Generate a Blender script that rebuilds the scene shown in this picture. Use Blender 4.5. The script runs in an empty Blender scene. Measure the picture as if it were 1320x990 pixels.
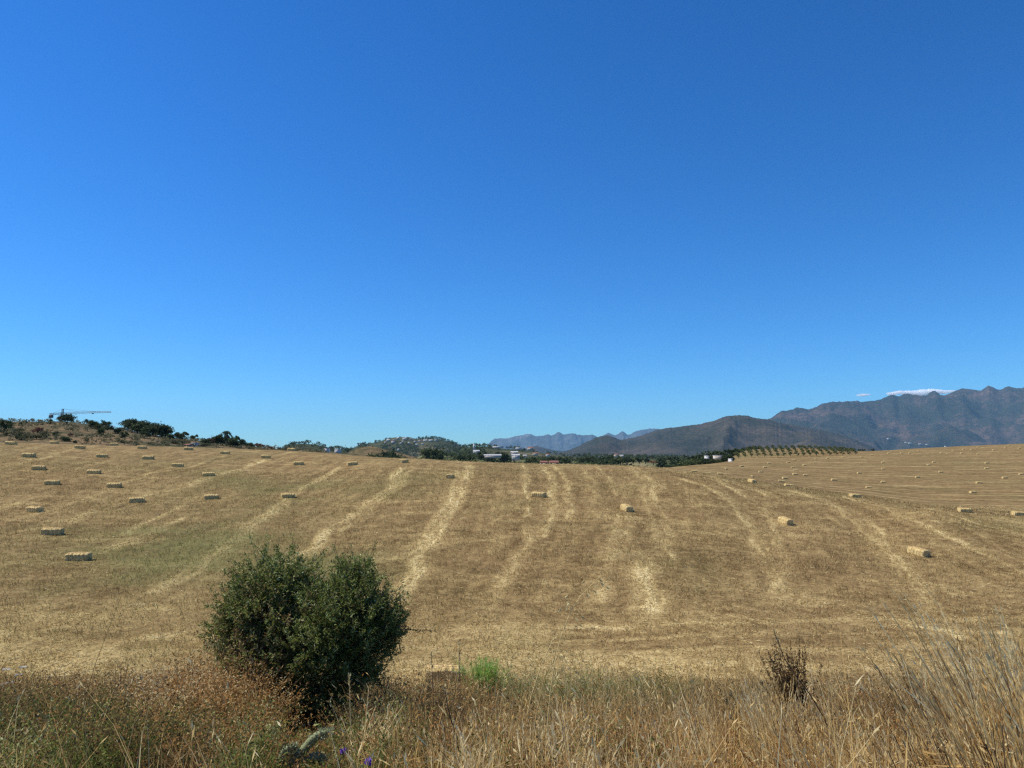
import bpy, math, random
import numpy as np

rng = np.random.default_rng(7)
random.seed(7)
R = math.radians
scene = bpy.context.scene
COL = scene.collection

# ------------------------------------------------------------------ camera
CZ = 6.0                       # eye height above the datum
FPX = 960.0                    # focal length in pixels of the 1320x990 photograph
HOR = 590.0                    # row of the level horizon
PITCH = math.atan((HOR - 495.0) / FPX)
cam_data = bpy.data.cameras.new('camera')
cam = bpy.data.objects.new('camera', cam_data)
COL.objects.link(cam)
cam.location = (0, 0, CZ)
cam.rotation_euler = (R(90) + PITCH, 0, 0)
cam_data.sensor_width = 36.0
cam_data.lens = 36.0 * FPX / 1320.0
cam_data.clip_start = 0.1
cam_data.clip_end = 90000
scene.camera = cam

# ------------------------------------------------------------------ light
SUN_EL, SUN_AZ = 53.0, -80.0   # azimuth from straight ahead, minus = left
sv = (math.sin(R(SUN_AZ)) * math.cos(R(SUN_EL)), math.cos(R(SUN_AZ)) * math.cos(R(SUN_EL)), math.sin(R(SUN_EL)))
sun_data = bpy.data.lights.new('sun', 'SUN')
sun_data.energy = 5.0
sun_data.angle = R(0.53)
sun_data.color = (1.0, 0.95, 0.87)
sun = bpy.data.objects.new('sun', sun_data)
COL.objects.link(sun)
from mathutils import Vector, Matrix
sun.rotation_euler = Vector(sv).to_track_quat('Z', 'Y').to_euler()
sun.location = (-30, 40, 80)

world = bpy.data.worlds.new('World')
scene.world = world
world.use_nodes = True
wt = world.node_tree
wt.nodes.clear()
wo = wt.nodes.new('ShaderNodeOutputWorld')
bg = wt.nodes.new('ShaderNodeBackground')
sky = wt.nodes.new('ShaderNodeTexSky')
sky.sky_type = 'NISHITA'
sky.sun_disc = False
sky.sun_elevation = R(SUN_EL)
sky.sun_rotation = R(SUN_AZ)
sky.altitude = 300
sky.air_density = 1.0
sky.dust_density = 0.15
sky.ozone_density = 3.0
hs = wt.nodes.new('ShaderNodeHueSaturation')
hs.inputs['Saturation'].default_value = 1.22
hs.inputs['Value'].default_value = 1.0
bg.inputs['Strength'].default_value = 0.115
wt.links.new(sky.outputs[0], hs.inputs['Color'])
# deepen the blue as the phone's rendering does: per channel power and gain
SKY_S = 0.115
SKY_G = ((0.43, 1.25), (0.80, 1.10), (1.21, 1.16))
sep = wt.nodes.new('ShaderNodeSeparateColor'); cmb = wt.nodes.new('ShaderNodeCombineColor')
wt.links.new(hs.outputs[0], sep.inputs[0])
for ch, (gain, pw) in enumerate(SKY_G):
    p0 = wt.nodes.new('ShaderNodeMath'); p0.operation = 'MULTIPLY'; p0.inputs[1].default_value = SKY_S
    p1 = wt.nodes.new('ShaderNodeMath'); p1.operation = 'POWER'; p1.inputs[1].default_value = pw
    p2 = wt.nodes.new('ShaderNodeMath'); p2.operation = 'MULTIPLY'; p2.inputs[1].default_value = gain / SKY_S
    wt.links.new(sep.outputs[ch], p0.inputs[0]); wt.links.new(p0.outputs[0], p1.inputs[0]); wt.links.new(p1.outputs[0], p2.inputs[0])
    wt.links.new(p2.outputs[0], cmb.inputs[ch])
wt.links.new(cmb.outputs[0], bg.inputs[0])
wt.links.new(bg.outputs[0], wo.inputs[0])

vs = scene.view_settings
vs.view_transform = 'Standard'
vs.look = 'None'
vs.exposure = 0.20
vs.gamma = 1.0
vs.use_curve_mapping = False
scene.cycles.use_denoising = False
scene.cycles.use_adaptive_sampling = False
scene.cycles.max_bounces = 16
scene.cycles.diffuse_bounces = 3
scene.cycles.volume_bounces = 16
scene.cycles.pixel_filter_type = 'BLACKMAN_HARRIS'
scene.cycles.filter_width = 1.35
scene.cycles.sample_clamp_indirect = 4.0

# ------------------------------------------------------------------ helpers
SP, CP = math.sin(PITCH), math.cos(PITCH)
def ray(px, py):
    cx = (np.asarray(px, float) - 660.0) / FPX
    cy = (495.0 - np.asarray(py, float)) / FPX
    return cx, CP - SP * cy, SP + CP * cy
def at(px, py, Y):             # point of the ray through a pixel at depth Y
    dx, dy, dz = ray(px, py)
    k = Y / dy
    return dx * k, dy * k, CZ + dz * k

def pchip(x, y, xq):
    x = np.asarray(x, float); y = np.asarray(y, float); xq = np.asarray(xq, float)
    h = np.diff(x); d = np.diff(y) / h
    m = np.zeros_like(y)
    m[0], m[-1] = d[0], d[-1]
    for i in range(1, len(x) - 1):
        if d[i-1] * d[i] > 0:
            w1 = 2*h[i] + h[i-1]; w2 = h[i] + 2*h[i-1]
            m[i] = (w1 + w2) / (w1 / d[i-1] + w2 / d[i])
    xc = np.clip(xq, x[0], x[-1])
    k = np.clip(np.searchsorted(x, xc) - 1, 0, len(h) - 1)
    t = (xc - x[k]) / h[k]
    t2, t3 = t*t, t*t*t
    return (2*t3-3*t2+1)*y[k] + (t3-2*t2+t)*h[k]*m[k] + (-2*t3+3*t2)*y[k+1] + (t3-t2)*h[k]*m[k+1]

def hash2(ix, iy, seed):
    n = (ix.astype(np.int64) * 374761393 + iy.astype(np.int64) * 668265263 + seed * 1442695041) & 0xFFFFFFFF
    n = ((n ^ (n >> 13)) * 1274126177) & 0xFFFFFFFF
    n = n ^ (n >> 16)
    return (n & 0xFFFFFF) / float(0xFFFFFF)
def vnoise(x, y, seed=0):
    x = np.asarray(x, float); y = np.asarray(y, float)
    ix = np.floor(x); iy = np.floor(y)
    fx = x - ix; fy = y - iy
    fx = fx*fx*(3-2*fx); fy = fy*fy*(3-2*fy)
    a = hash2(ix, iy, seed); b = hash2(ix+1, iy, seed)
    c = hash2(ix, iy+1, seed); d = hash2(ix+1, iy+1, seed)
    return a*(1-fx)*(1-fy) + b*fx*(1-fy) + c*(1-fx)*fy + d*fx*fy
def fbm(x, y, seed=0, octv=4, gain=0.5):
    s = 0; a = 1.0; t = 0
    for o in range(octv):
        s = s + a * vnoise(x * 2.03**o, y * 2.03**o, seed + o * 17); t += a; a *= gain
    return s / t

def mesh_np(name, V, F, mats, attrs=None, matidx=None, smooth=False):
    V = np.ascontiguousarray(V, dtype=np.float32); F = np.ascontiguousarray(F, dtype=np.int32)
    me = bpy.data.meshes.new(name)
    n, k = F.shape
    me.vertices.add(len(V)); me.vertices.foreach_set('co', V.ravel())
    me.loops.add(n * k); me.loops.foreach_set('vertex_index', F.ravel())
    me.polygons.add(n)
    me.polygons.foreach_set('loop_start', np.arange(0, n*k, k, dtype=np.int32))
    me.polygons.foreach_set('loop_total', np.full(n, k, dtype=np.int32))
    if smooth: me.polygons.foreach_set('use_smooth', np.ones(n, dtype=bool))
    for m in (mats if isinstance(mats, (list, tuple)) else [mats]): me.materials.append(m)
    if matidx is not None: me.polygons.foreach_set('material_index', np.ascontiguousarray(matidx, dtype=np.int32))
    for an, av in (attrs or {}).items():
        a = me.attributes.new(an, 'FLOAT', 'POINT')
        a.data.foreach_set('value', np.ascontiguousarray(av, dtype=np.float32))
    me.update(calc_edges=True)
    return me
def link(name, me, parent=None, loc=(0, 0, 0), rz=0.0, scale=1.0):
    o = bpy.data.objects.new(name, me)
    COL.objects.link(o)
    o.location = loc; o.rotation_euler = (0, 0, rz)
    o.scale = (scale,)*3 if not isinstance(scale, tuple) else scale
    if parent: o.parent = parent
    return o
def tag(o, label=None, cat=None, group=None, kind=None):
    if label: o['label'] = label
    if cat: o['category'] = cat
    if group: o['group'] = group
    if kind: o['kind'] = kind
    return o

class Acc:                     # collects quads with a tint into one mesh
    def __init__(s): s.V = []; s.F = []; s.T = []; s.n = 0; s.M = []
    def add(s, V, F, T, m=0):
        s.V.append(V); s.F.append(F + s.n); s.T.append(T); s.M.append(np.full(len(F), m)); s.n += len(V)
    def mesh(s, name, mats):
        return mesh_np(name, np.concatenate(s.V), np.concatenate(s.F), mats, {'tint': np.concatenate(s.T)}, np.concatenate(s.M))

def unit(v): return v / np.maximum(np.linalg.norm(v, axis=-1, keepdims=True), 1e-9)
def leaf_quads(C, D, L, W, S=None):
    n = len(C)
    if S is None: S = rng.normal(size=(n, 3))
    S = unit(np.cross(D, S))
    L = np.broadcast_to(L, n)[:, None]; W = np.broadcast_to(W, n)[:, None]
    V = np.stack([C, C + D*L*.45 + S*W*.5, C + D*L, C + D*L*.45 - S*W*.5], 1).reshape(-1, 3)
    return V, np.arange(4*n).reshape(n, 4)
def blade_strips(B, H, W, LEAN, K=3, P=1.7, tip=0.25, bend=None):
    n = len(B)
    ang = rng.uniform(0, math.pi, n)
    S = np.stack([np.cos(ang), np.sin(ang), np.zeros(n)], 1)
    H = np.broadcast_to(H, n)[:, None]; W = np.broadcast_to(W, n)[:, None]
    rows = []
    for k in range(K + 1):
        t = k / K
        c = B + np.concatenate([LEAN * H * t**P, H * t * np.ones((n, 1))], 1)
        if bend is not None: c[:, 2:3] -= bend[:, None] * H * t**3
        w = W * (1 - (1 - tip) * t) * .5
        rows.append(c - S*w); rows.append(c + S*w)
    V = np.stack(rows, 1).reshape(-1, 3)
    base = np.arange(n)[:, None] * (2*(K+1))
    F = np.concatenate([np.stack([base[:, 0]+2*k, base[:, 0]+2*k+1, base[:, 0]+2*k+3, base[:, 0]+2*k+2], 1) for k in range(K)])
    return V, F
def rep_t(t, m): return np.repeat(t, m)

def tube(pts, rad, sides=7):
    pts = np.asarray(pts, float); rad = np.asarray(rad, float); n = len(pts)
    tang = unit(np.gradient(pts, axis=0))
    ref = np.array([0.3, 0.9, 0.1]) if abs(tang[0, 2]) > .7 else np.array([0, 0, 1.0])
    V = []
    for i in range(n):
        a = unit(np.cross(tang[i], ref)); b = np.cross(tang[i], a)
        for k in range(sides):
            th = 2*math.pi*k/sides
            V.append(pts[i] + rad[i]*(math.cos(th)*a + math.sin(th)*b))
    F = []
    for i in range(n-1):
        for k in range(sides):
            k2 = (k+1) % sides
            F.append([i*sides+k, i*sides+k2, (i+1)*sides+k2, (i+1)*sides+k])
    return np.array(V), np.array(F)
def box(cx, cy, cz, sx, sy, sz):
    V = np.array([[x, y, z] for x in (-.5, .5) for y in (-.5, .5) for z in (-.5, .5)]) * (sx, sy, sz) + (cx, cy, cz)
    F = np.array([[0, 1, 3, 2], [4, 6, 7, 5], [0, 4, 5, 1], [2, 3, 7, 6], [0, 2, 6, 4], [1, 5, 7, 3]])
    return V, F
def bar(p, q, w):
    p = np.asarray(p, float); q = np.asarray(q, float)
    return tube(np.stack([p, q]), np.array([w, w]) * .7, 4)

# ------------------------------------------------------------------ materials
def new_mat(name):
    m = bpy.data.materials.new(name); m.use_nodes = True
    nt = m.node_tree; b = nt.nodes['Principled BSDF']
    b.inputs['Specular IOR Level'].default_value = 0.25
    return m, nt, b
def ramp_node(nt, stops):
    r = nt.nodes.new('ShaderNodeValToRGB')
    e = r.color_ramp.elements
    while len(e) < len(stops): e.new(0.5)
    for el, (p, c) in zip(e, stops):
        el.position = p; el.color = (*c, 1)
    return r
def noise(nt, scale, detail=4, rough=0.6, vec=None, mapping=None):
    n = nt.nodes.new('ShaderNodeTexNoise')
    n.inputs['Scale'].default_value = scale; n.inputs['Detail'].default_value = detail; n.inputs['Roughness'].default_value = rough
    if vec is None:
        g = nt.nodes.new('ShaderNodeTexCoord'); vec = g.outputs['Object']
    if mapping:
        mp = nt.nodes.new('ShaderNodeMapping')
        mp.inputs['Rotation'].default_value = mapping[0]; mp.inputs['Scale'].default_value = mapping[1]
        nt.links.new(vec, mp.inputs[0]); vec = mp.outputs[0]
    nt.links.new(vec, n.inputs['Vector'])
    return n
def mathn(nt, op, a, b=None, clamp=False):
    m = nt.nodes.new('ShaderNodeMath'); m.operation = op; m.use_clamp = clamp
    for i, v in enumerate((a, b)):
        if v is None: continue
        if isinstance(v, (int, float)): m.inputs[i].default_value = v
        else: nt.links.new(v, m.inputs[i])
    return m.outputs[0]
def mixc(nt, fac, a, b):
    m = nt.nodes.new('ShaderNodeMix'); m.data_type = 'RGBA'
    if isinstance(fac, (int, float)): m.inputs[0].default_value = fac
    else: nt.links.new(fac, m.inputs[0])
    for i, v in ((6, a), (7, b)):
        if isinstance(v, tuple): m.inputs[i].default_value = (*v, 1)
        else: nt.links.new(v, m.inputs[i])
    return m.outputs[2]
def attr(nt, name):
    a = nt.nodes.new('ShaderNodeAttribute'); a.attribute_name = name
    return a.outputs['Fac']
def leafy(name, stops, trans=0.25, rough=0.5, spec=0.3):
    m, nt, b = new_mat(name)
    r = ramp_node(nt, stops)
    nt.links.new(attr(nt, 'tint'), r.inputs[0])
    nt.links.new(r.outputs[0], b.inputs['Base Color'])
    b.inputs['Roughness'].default_value = rough
    b.inputs['Specular IOR Level'].default_value = spec
    if trans > 0:
        tr = nt.nodes.new('ShaderNodeBsdfTranslucent'); mx = nt.nodes.new('ShaderNodeMixShader')
        mx.inputs[0].default_value = trans
        nt.links.new(r.outputs[0], tr.inputs[0])
        nt.links.new(b.outputs[0], mx.inputs[1]); nt.links.new(tr.outputs[0], mx.inputs[2])
        nt.links.new(mx.outputs[0], nt.nodes['Material Output'].inputs[0])
    return m
def flat(name, col, rough=0.8, ns=0.0, var=0.25):
    m, nt, b = new_mat(name)
    b.inputs['Roughness'].default_value = rough
    if ns:
        n = noise(nt, ns)
        r = ramp_node(nt, [(0.3, tuple(c*(1-var) for c in col)), (0.7, tuple(min(1, c*(1+var)) for c in col))])
        nt.links.new(n.outputs[0], r.inputs[0]); nt.links.new(r.outputs[0], b.inputs['Base Color'])
    else: b.inputs['Base Color'].default_value = (*col, 1)
    return m

# ground: stubble, straw rows, green regrowth, bare bank soil and valley grass
mg, nt, b = new_mat('stubble_ground')
geo = nt.nodes.new('ShaderNodeTexCoord').outputs['Object']
n_fine = noise(nt, 14.0, 3, 0.75, geo)
n_mid = noise(nt, 2.3, 4, 0.7, geo)
n_big = noise(nt, 0.16, 4, 0.6, geo)
n_blot = noise(nt, 0.55, 5, 0.7, geo)
n_str = noise(nt, 1.0, 4, 0.7, geo, ((0, 0, R(6)), (2.2, 9.0, 2.0)))
v = mathn(nt, 'ADD', mathn(nt, 'MULTIPLY', n_fine.outputs[0], 0.42), mathn(nt, 'MULTIPLY', n_mid.outputs[0], 0.38))
v = mathn(nt, 'ADD', v, mathn(nt, 'MULTIPLY', n_str.outputs[0], 0.20))
v = mathn(nt, 'ADD', v, mathn(nt, 'MULTIPLY', mathn(nt, 'SUBTRACT', n_blot.outputs[0], 0.5), 0.25))
v = mathn(nt, 'ADD', v, mathn(nt, 'MULTIPLY', attr(nt, 'swath'), 0.34))
v = mathn(nt, 'ADD', v, mathn(nt, 'MULTIPLY', attr(nt, 'comb'), 0.14))
n_spk = noise(nt, 0.9, 5, 0.8, geo)
v = mathn(nt, 'ADD', v, mathn(nt, 'MULTIPLY', attr(nt, 'far'), mathn(nt, 'SUBTRACT', mathn(nt, 'MULTIPLY', n_spk.outputs[0], 0.30), 0.185)))
rr = ramp_node(nt, [(0.36, (0.075, 0.044, 0.015)), (0.46, (0.185, 0.120, 0.048)), (0.56, (0.315, 0.218, 0.090)), (0.69, (0.52, 0.39, 0.172)), (0.90, (0.78, 0.645, 0.33))])
nt.links.new(v, rr.inputs[0])
gr_ = ramp_node(nt, [(0.35, (0.07, 0.065, 0.022)), (0.6, (0.20, 0.18, 0.065)), (0.8, (0.36, 0.30, 0.13))])
nt.links.new(v, gr_.inputs[0])
gf = mathn(nt, 'MULTIPLY', attr(nt, 'green'), mathn(nt, 'MULTIPLY', mathn(nt, 'ADD', n_blot.outputs[0], n_mid.outputs[0]), 0.9), True)
c1 = mixc(nt, gf, rr.outputs[0], gr_.outputs[0])
red = mathn(nt, 'MULTIPLY', mathn(nt, 'SUBTRACT', n_big.outputs[0], 0.42, True), 1.6, True)
c1 = mixc(nt, red, c1, mixc(nt, 0.75, c1, (0.22, 0.135, 0.06)))
soil = ramp_node(nt, [(0.35, (0.035, 0.026, 0.015)), (0.7, (0.13, 0.09, 0.05))])
nt.links.new(v, soil.inputs[0])
c2 = mixc(nt, attr(nt, 'bank'), c1, soil.outputs[0])
vb = noise(nt, 0.02, 6, 0.65, geo)
vr = ramp_node(nt, [(0.35, (0.05, 0.055, 0.02)), (0.5, (0.14, 0.12, 0.05)), (0.65, (0.27, 0.2, 0.1))])
nt.links.new(vb.outputs[0], vr.inputs[0])
c3 = mixc(nt, attr(nt, 'valley'), c2, vr.outputs[0])
nt.links.new(c3, b.inputs['Base Color'])
b.inputs['Roughness'].default_value = 0.95; b.inputs['Specular IOR Level'].default_value = 0.05
bp = nt.nodes.new('ShaderNodeBump'); bp.inputs['Strength'].default_value = 0.8; bp.inputs['Distance'].default_value = 0.08
nt.links.new(v, bp.inputs['Height']); nt.links.new(bp.outputs[0], b.inputs['Normal'])

def scrub_mat(name, stops, scales=(0.01, 0.08), w=(0.6, 0.4), bump=0.0):
    m, nt, b = new_mat(name)
    g = nt.nodes.new('ShaderNodeTexCoord').outputs['Object']
    a = noise(nt, scales[0], 8, 0.65, g); c = noise(nt, scales[1], 5, 0.7, g)
    v = mathn(nt, 'ADD', mathn(nt, 'MULTIPLY', a.outputs[0], w[0]), mathn(nt, 'MULTIPLY', c.outputs[0], w[1]))
    r = ramp_node(nt, stops); nt.links.new(v, r.inputs[0]); nt.links.new(r.outputs[0], b.inputs['Base Color'])
    b.inputs['Roughness'].default_value = 0.95; b.inputs['Specular IOR Level'].default_value = 0.05
    if bump:
        bp = nt.nodes.new('ShaderNodeBump'); bp.inputs['Strength'].default_value = 1.0; bp.inputs['Distance'].default_value = bump
        nt.links.new(v, bp.inputs['Height']); nt.links.new(bp.outputs[0], b.inputs['Normal'])
    return m
M_SCRUB = scrub_mat('dry_scrub', [(0.40, (0.05, 0.055, 0.022)), (0.50, (0.13, 0.095, 0.045)), (0.60, (0.24, 0.155, 0.075)), (0.72, (0.36, 0.26, 0.13))], (0.06, 0.5))
M_WOODHILL = scrub_mat('wooded_slope', [(0.4, (0.03, 0.042, 0.018)), (0.55, (0.075, 0.075, 0.035)), (0.66, (0.22, 0.17, 0.10))], (0.008, 0.06))
M_MOUNT = scrub_mat('mountain_scrub', [(0.38, (0.012, 0.018, 0.010)), (0.50, (0.028, 0.030, 0.018)), (0.565, (0.066, 0.043, 0.030)), (0.68, (0.16, 0.105, 0.075))], (0.0018, 0.022), (0.55, 0.45), 18.0)
M_MIDHILL = scrub_mat('hill_scrub', [(0.38, (0.018, 0.024, 0.012)), (0.50, (0.042, 0.038, 0.024)), (0.58, (0.072, 0.054, 0.037)), (0.70, (0.14, 0.105, 0.075))], (0.004, 0.045), (0.55, 0.45), 8.0)
M_MEADOW = scrub_mat('olive_meadow', [(0.38, (0.05, 0.06, 0.025)), (0.52, (0.12, 0.125, 0.05)), (0.64, (0.27, 0.21, 0.11))], (0.03, 0.3))
M_FAR = scrub_mat('far_rock', [(0.40, (0.03, 0.035, 0.030)), (0.55, (0.07, 0.075, 0.075)), (0.68, (0.20, 0.19, 0.18))], (0.0008, 0.006), (0.6, 0.4), 30.0)

# ------------------------------------------------------------------ terrain
BANK = [(-60, -1.55), (-4, -1.6), (1.2, -1.62), (3, -1.85), (5, -2.3), (8, -3.0), (11, -3.75), (14, -4.55), (16.5, -5.12)]
COLS = {
 0:    [(18,-5.25),(26,-4.35),(36,-3.55),(44,-2.85),(51,-1.9),(57,-1.0),(63,0.1),(75,1.4),(88,1.75)],
 250:  [(18,-5.25),(26,-4.5),(36,-3.7),(48,-2.7),(58,-1.6),(68,-.4),(80,.7),(95,1.3)],
 400:  [(18,-5.25),(26,-4.55),(36,-3.75),(48,-2.75),(58,-1.8),(68,-.85),(78,.1),(90,.66)],
 520:  [(18,-5.25),(26,-4.6),(36,-3.7),(45,-2.7),(55,-1.55),(65,-.65),(80,-.1)],
 660:  [(18,-5.25),(26,-4.6),(36,-3.65),(45,-2.6),(55,-1.6),(65,-.9),(75,-.55)],
 800:  [(18,-5.25),(26,-4.65),(36,-3.7),(43,-2.95),(52,-1.95),(62,-1.15),(72,-.78)],
 850:  [(18,-5.28),(26,-4.7),(36,-3.85),(44,-2.95),(53,-1.8),(62,-1.15),(72,-1.0),(90,-1.6),(120,-2.0),(150,-2.1)],
 900:  [(18,-5.3),(26,-4.75),(36,-4.0),(45,-2.9),(55,-1.65),(62,-1.35),(80,-2.4),(110,-2.6),(140,-2.05),(180,-1.75),(200,-2.0)],
 970:  [(18,-5.3),(26,-4.85),(36,-4.25),(45,-3.3),(55,-2.15),(60,-1.95),(80,-2.75),(110,-2.85),(140,-2.55),(180,-1.4),(215,-0.75),(235,-0.5),(260,1.2),(310,3.4),(330,3.2)],
 1040: [(18,-5.35),(26,-5.0),(36,-4.4),(45,-3.6),(52,-2.7),(58,-2.5),(80,-3.6),(110,-3.75),(140,-3.2),(180,-1.8),(220,-.6),(242,.1),(262,1.8),(310,3.9),(330,3.8)],
 1110: [(18,-5.4),(26,-5.1),(36,-4.5),(45,-3.8),(54,-2.9),(80,-4.35),(110,-4.25),(140,-3.4),(180,-1.8),(220,-.2),(260,1.5),(295,2.55),(310,2.6)],
 1200: [(18,-5.4),(26,-5.2),(34,-4.7),(42,-3.7),(49,-3.25),(65,-4.35),(90,-5.1),(120,-4.3),(150,-3.1),(190,-1.1),(230,.8),(270,2.8),(300,4.0)],
 1320: [(18,-5.4),(26,-5.3),(34,-4.9),(42,-3.9),(47,-3.7),(62,-4.6),(90,-5.15),(120,-4.2),(150,-2.8),(190,-.7),(230,1.7),(270,4.2),(300,5.6)],
}
YG = np.concatenate([np.arange(-60, 20, .5), 20 * 1.012 ** np.arange(0, 575)])
cu, tab = [], []
CREST_Y = []
for px, pts in sorted(COLS.items()):
    last = pts[-1]
    full = BANK + pts + [(last[0]+35, last[1]-1.0), (last[0]+110, last[1]-6), (700, -23), (1500, -27), (4000, -30), (20000, -36)]
    a = np.array(full)
    cu.append(float(ray(px, 600)[0] / ray(px, 600)[1])); tab.append(pchip(a[:, 0], a[:, 1], YG)); CREST_Y.append(last[0])
cu = np.array(cu); tab = np.array(tab)
UG = np.linspace(cu[0], cu[-1], 260)
TG = np.stack([pchip(cu, tab[:, j], UG) for j in range(len(YG))], 1)
def crest_y(u): return np.interp(u, cu, CREST_Y)
def gz(X, Y, micro=True):
    X = np.asarray(X, float); Y = np.asarray(Y, float)
    u = np.clip(X / np.maximum(Y, 14.0), UG[0], UG[-1])
    iu = (u - UG[0]) / (UG[1] - UG[0]); i0 = np.clip(np.floor(iu).astype(int), 0, len(UG)-2); fu = iu - i0
    j0 = np.clip(np.searchsorted(YG, Y) - 1, 0, len(YG)-2)
    fy = np.clip((Y - YG[j0]) / (YG[j0+1] - YG[j0]), 0, 1)
    z = TG[i0, j0]*(1-fu)*(1-fy) + TG[i0+1, j0]*fu*(1-fy) + TG[i0, j0+1]*(1-fu)*fy + TG[i0+1, j0+1]*fu*fy
    if micro:
        z = z + (fbm(X*.35, Y*.35, 3, 3) - .5) * .16 * np.clip((Y-10)/10, 0.3, 1)
        z = z + (fbm(X/60, Y/60, 31, 4) - .5) * 5 * np.clip((Y - 420)/300, 0, 1)
    return z + CZ
def ground_at(px, py, y0=10.0, y1=420.0):
    dx, dy, dz = ray(px, py)
    Ys = np.concatenate([np.arange(y0, 80, .05), np.arange(80, y1, .25)])
    z = CZ + dz/dy*Ys; g = gz(dx/dy*Ys, Ys)
    hit = np.nonzero(z <= g)[0]
    i = hit[0] if len(hit) else int(np.argmin(z - g))
    return float(dx/dy*Ys[i]), float(Ys[i]), float(g[i])

# rows of straw left on the near field, traced where they lie
TR = [  # (points, half width m, strength)
 ([(520,603),(500,630),(455,662),(405,700),(380,722)], .55, .9),
 ([(537,600),(515,628),(480,655),(440,690)], .3, .5),
 ([(440,602),(395,627),(350,660),(290,705),(235,743),(205,762)], .5, .95),
 ([(372,640),(330,668),(300,690)], .3, .6),
 ([(375,583),(345,592),(300,607),(262,618),(232,630)], .5, .7),
 ([(235,668),(190,690),(130,713),(108,716)], .5, .8),
 ([(250,640),(205,668),(160,690)], .3, .4),
 ([(178,640),(200,636),(240,630)], .4, .5),
 ([(130,570),(60,590),(0,603)], .4, .5),
 ([(230,600),(160,622),(90,650),(40,665)], .35, .5),
 ([(300,585),(240,603),(190,612)], .35, .4),
 ([(120,660),(60,680),(0,690)], .4, .4),
 ([(606,600),(594,630),(578,665),(550,705),(528,745),(515,775)], .55, 1.0),
 ([(590,605),(582,635),(560,672),(530,715)], .35, .7),
 ([(672,600),(682,628),(680,655),(674,665)], .3, .7),
 ([(700,602),(713,625),(716,648),(702,685),(698,692)], .4, .85),
 ([(712,600),(733,625),(737,652),(733,668)], .3, .7),
 ([(690,675),(670,715),(640,760),(610,800)], .45, .4),
 ([(748,600),(760,620),(770,650)], .3, .35),
 ([(765,598),(785,620),(795,640)], .3, .5),
 ([(800,664),(795,700),(775,740),(768,772)], .35, .55),
 ([(812,664),(812,690),(812,720),(818,780)], .35, .4),
 ([(808,600),(832,628),(840,670),(848,700)], .35, .5),
 ([(820,602),(848,640),(860,690),(862,722)], .3, .6),
 ([(832,715),(830,740),(838,765),(835,785)], .75, .95),
 ([(868,615),(905,625),(945,650),(975,690),(995,730),(1003,765)], .45, .6),
 ([(880,606),(930,622),(960,640)], .35, .5),
 ([(985,655),(1003,690),(1015,740)], .3, .5),
 ([(905,612),(950,624),(990,640)], .5, .6),
 ([(1020,632),(1080,655),(1120,690),(1165,730),(1200,775),(1215,800)], .5, .7),
 ([(1065,645),(1110,665),(1155,700),(1180,740)], .3, .5),
 ([(1085,640),(1130,652),(1180,672)], .3, .6),
 ([(1160,662),(1220,690),(1270,715),(1330,745)], .35, .75),
 ([(1190,655),(1250,672),(1330,695)], .35, .6),
 ([(640,812),(760,808),(900,803),(1100,800),(1330,795)], .45, .55),
 ([(720,810),(760,806),(800,808)], .35, .9),
 ([(560,832),(760,826),(960,820),(1200,818),(1330,812)], .4, .4),
 ([(1180,806),(1215,812),(1235,822)], .35, 1.0),
 ([(480,858),(520,856),(560,858),(640,853)], .5, .9),
 ([(0,797),(60,793),(130,800),(200,790)], .6, .8),
 ([(140,832),(190,822),(235,818)], .4, .7),
 ([(0,876),(80,868),(170,868),(250,866)], .5, .8),
 ([(160,838),(200,835),(262,832)], .3, .4),
 ([(700,862),(740,852),(800,858)], .5, .8),
]
segs = []
for pts, hw, st in TR:
    g = [ground_at(*p)[:2] for p in pts]; cum = random.uniform(0, 50); k = random.uniform(0, 99)
    for (x0, y0), (x1, y1) in zip(g[:-1], g[1:]):
        segs.append((x0, y0, x1, y1, hw, st, cum, k)); cum += math.hypot(x1-x0, y1-y0)
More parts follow.
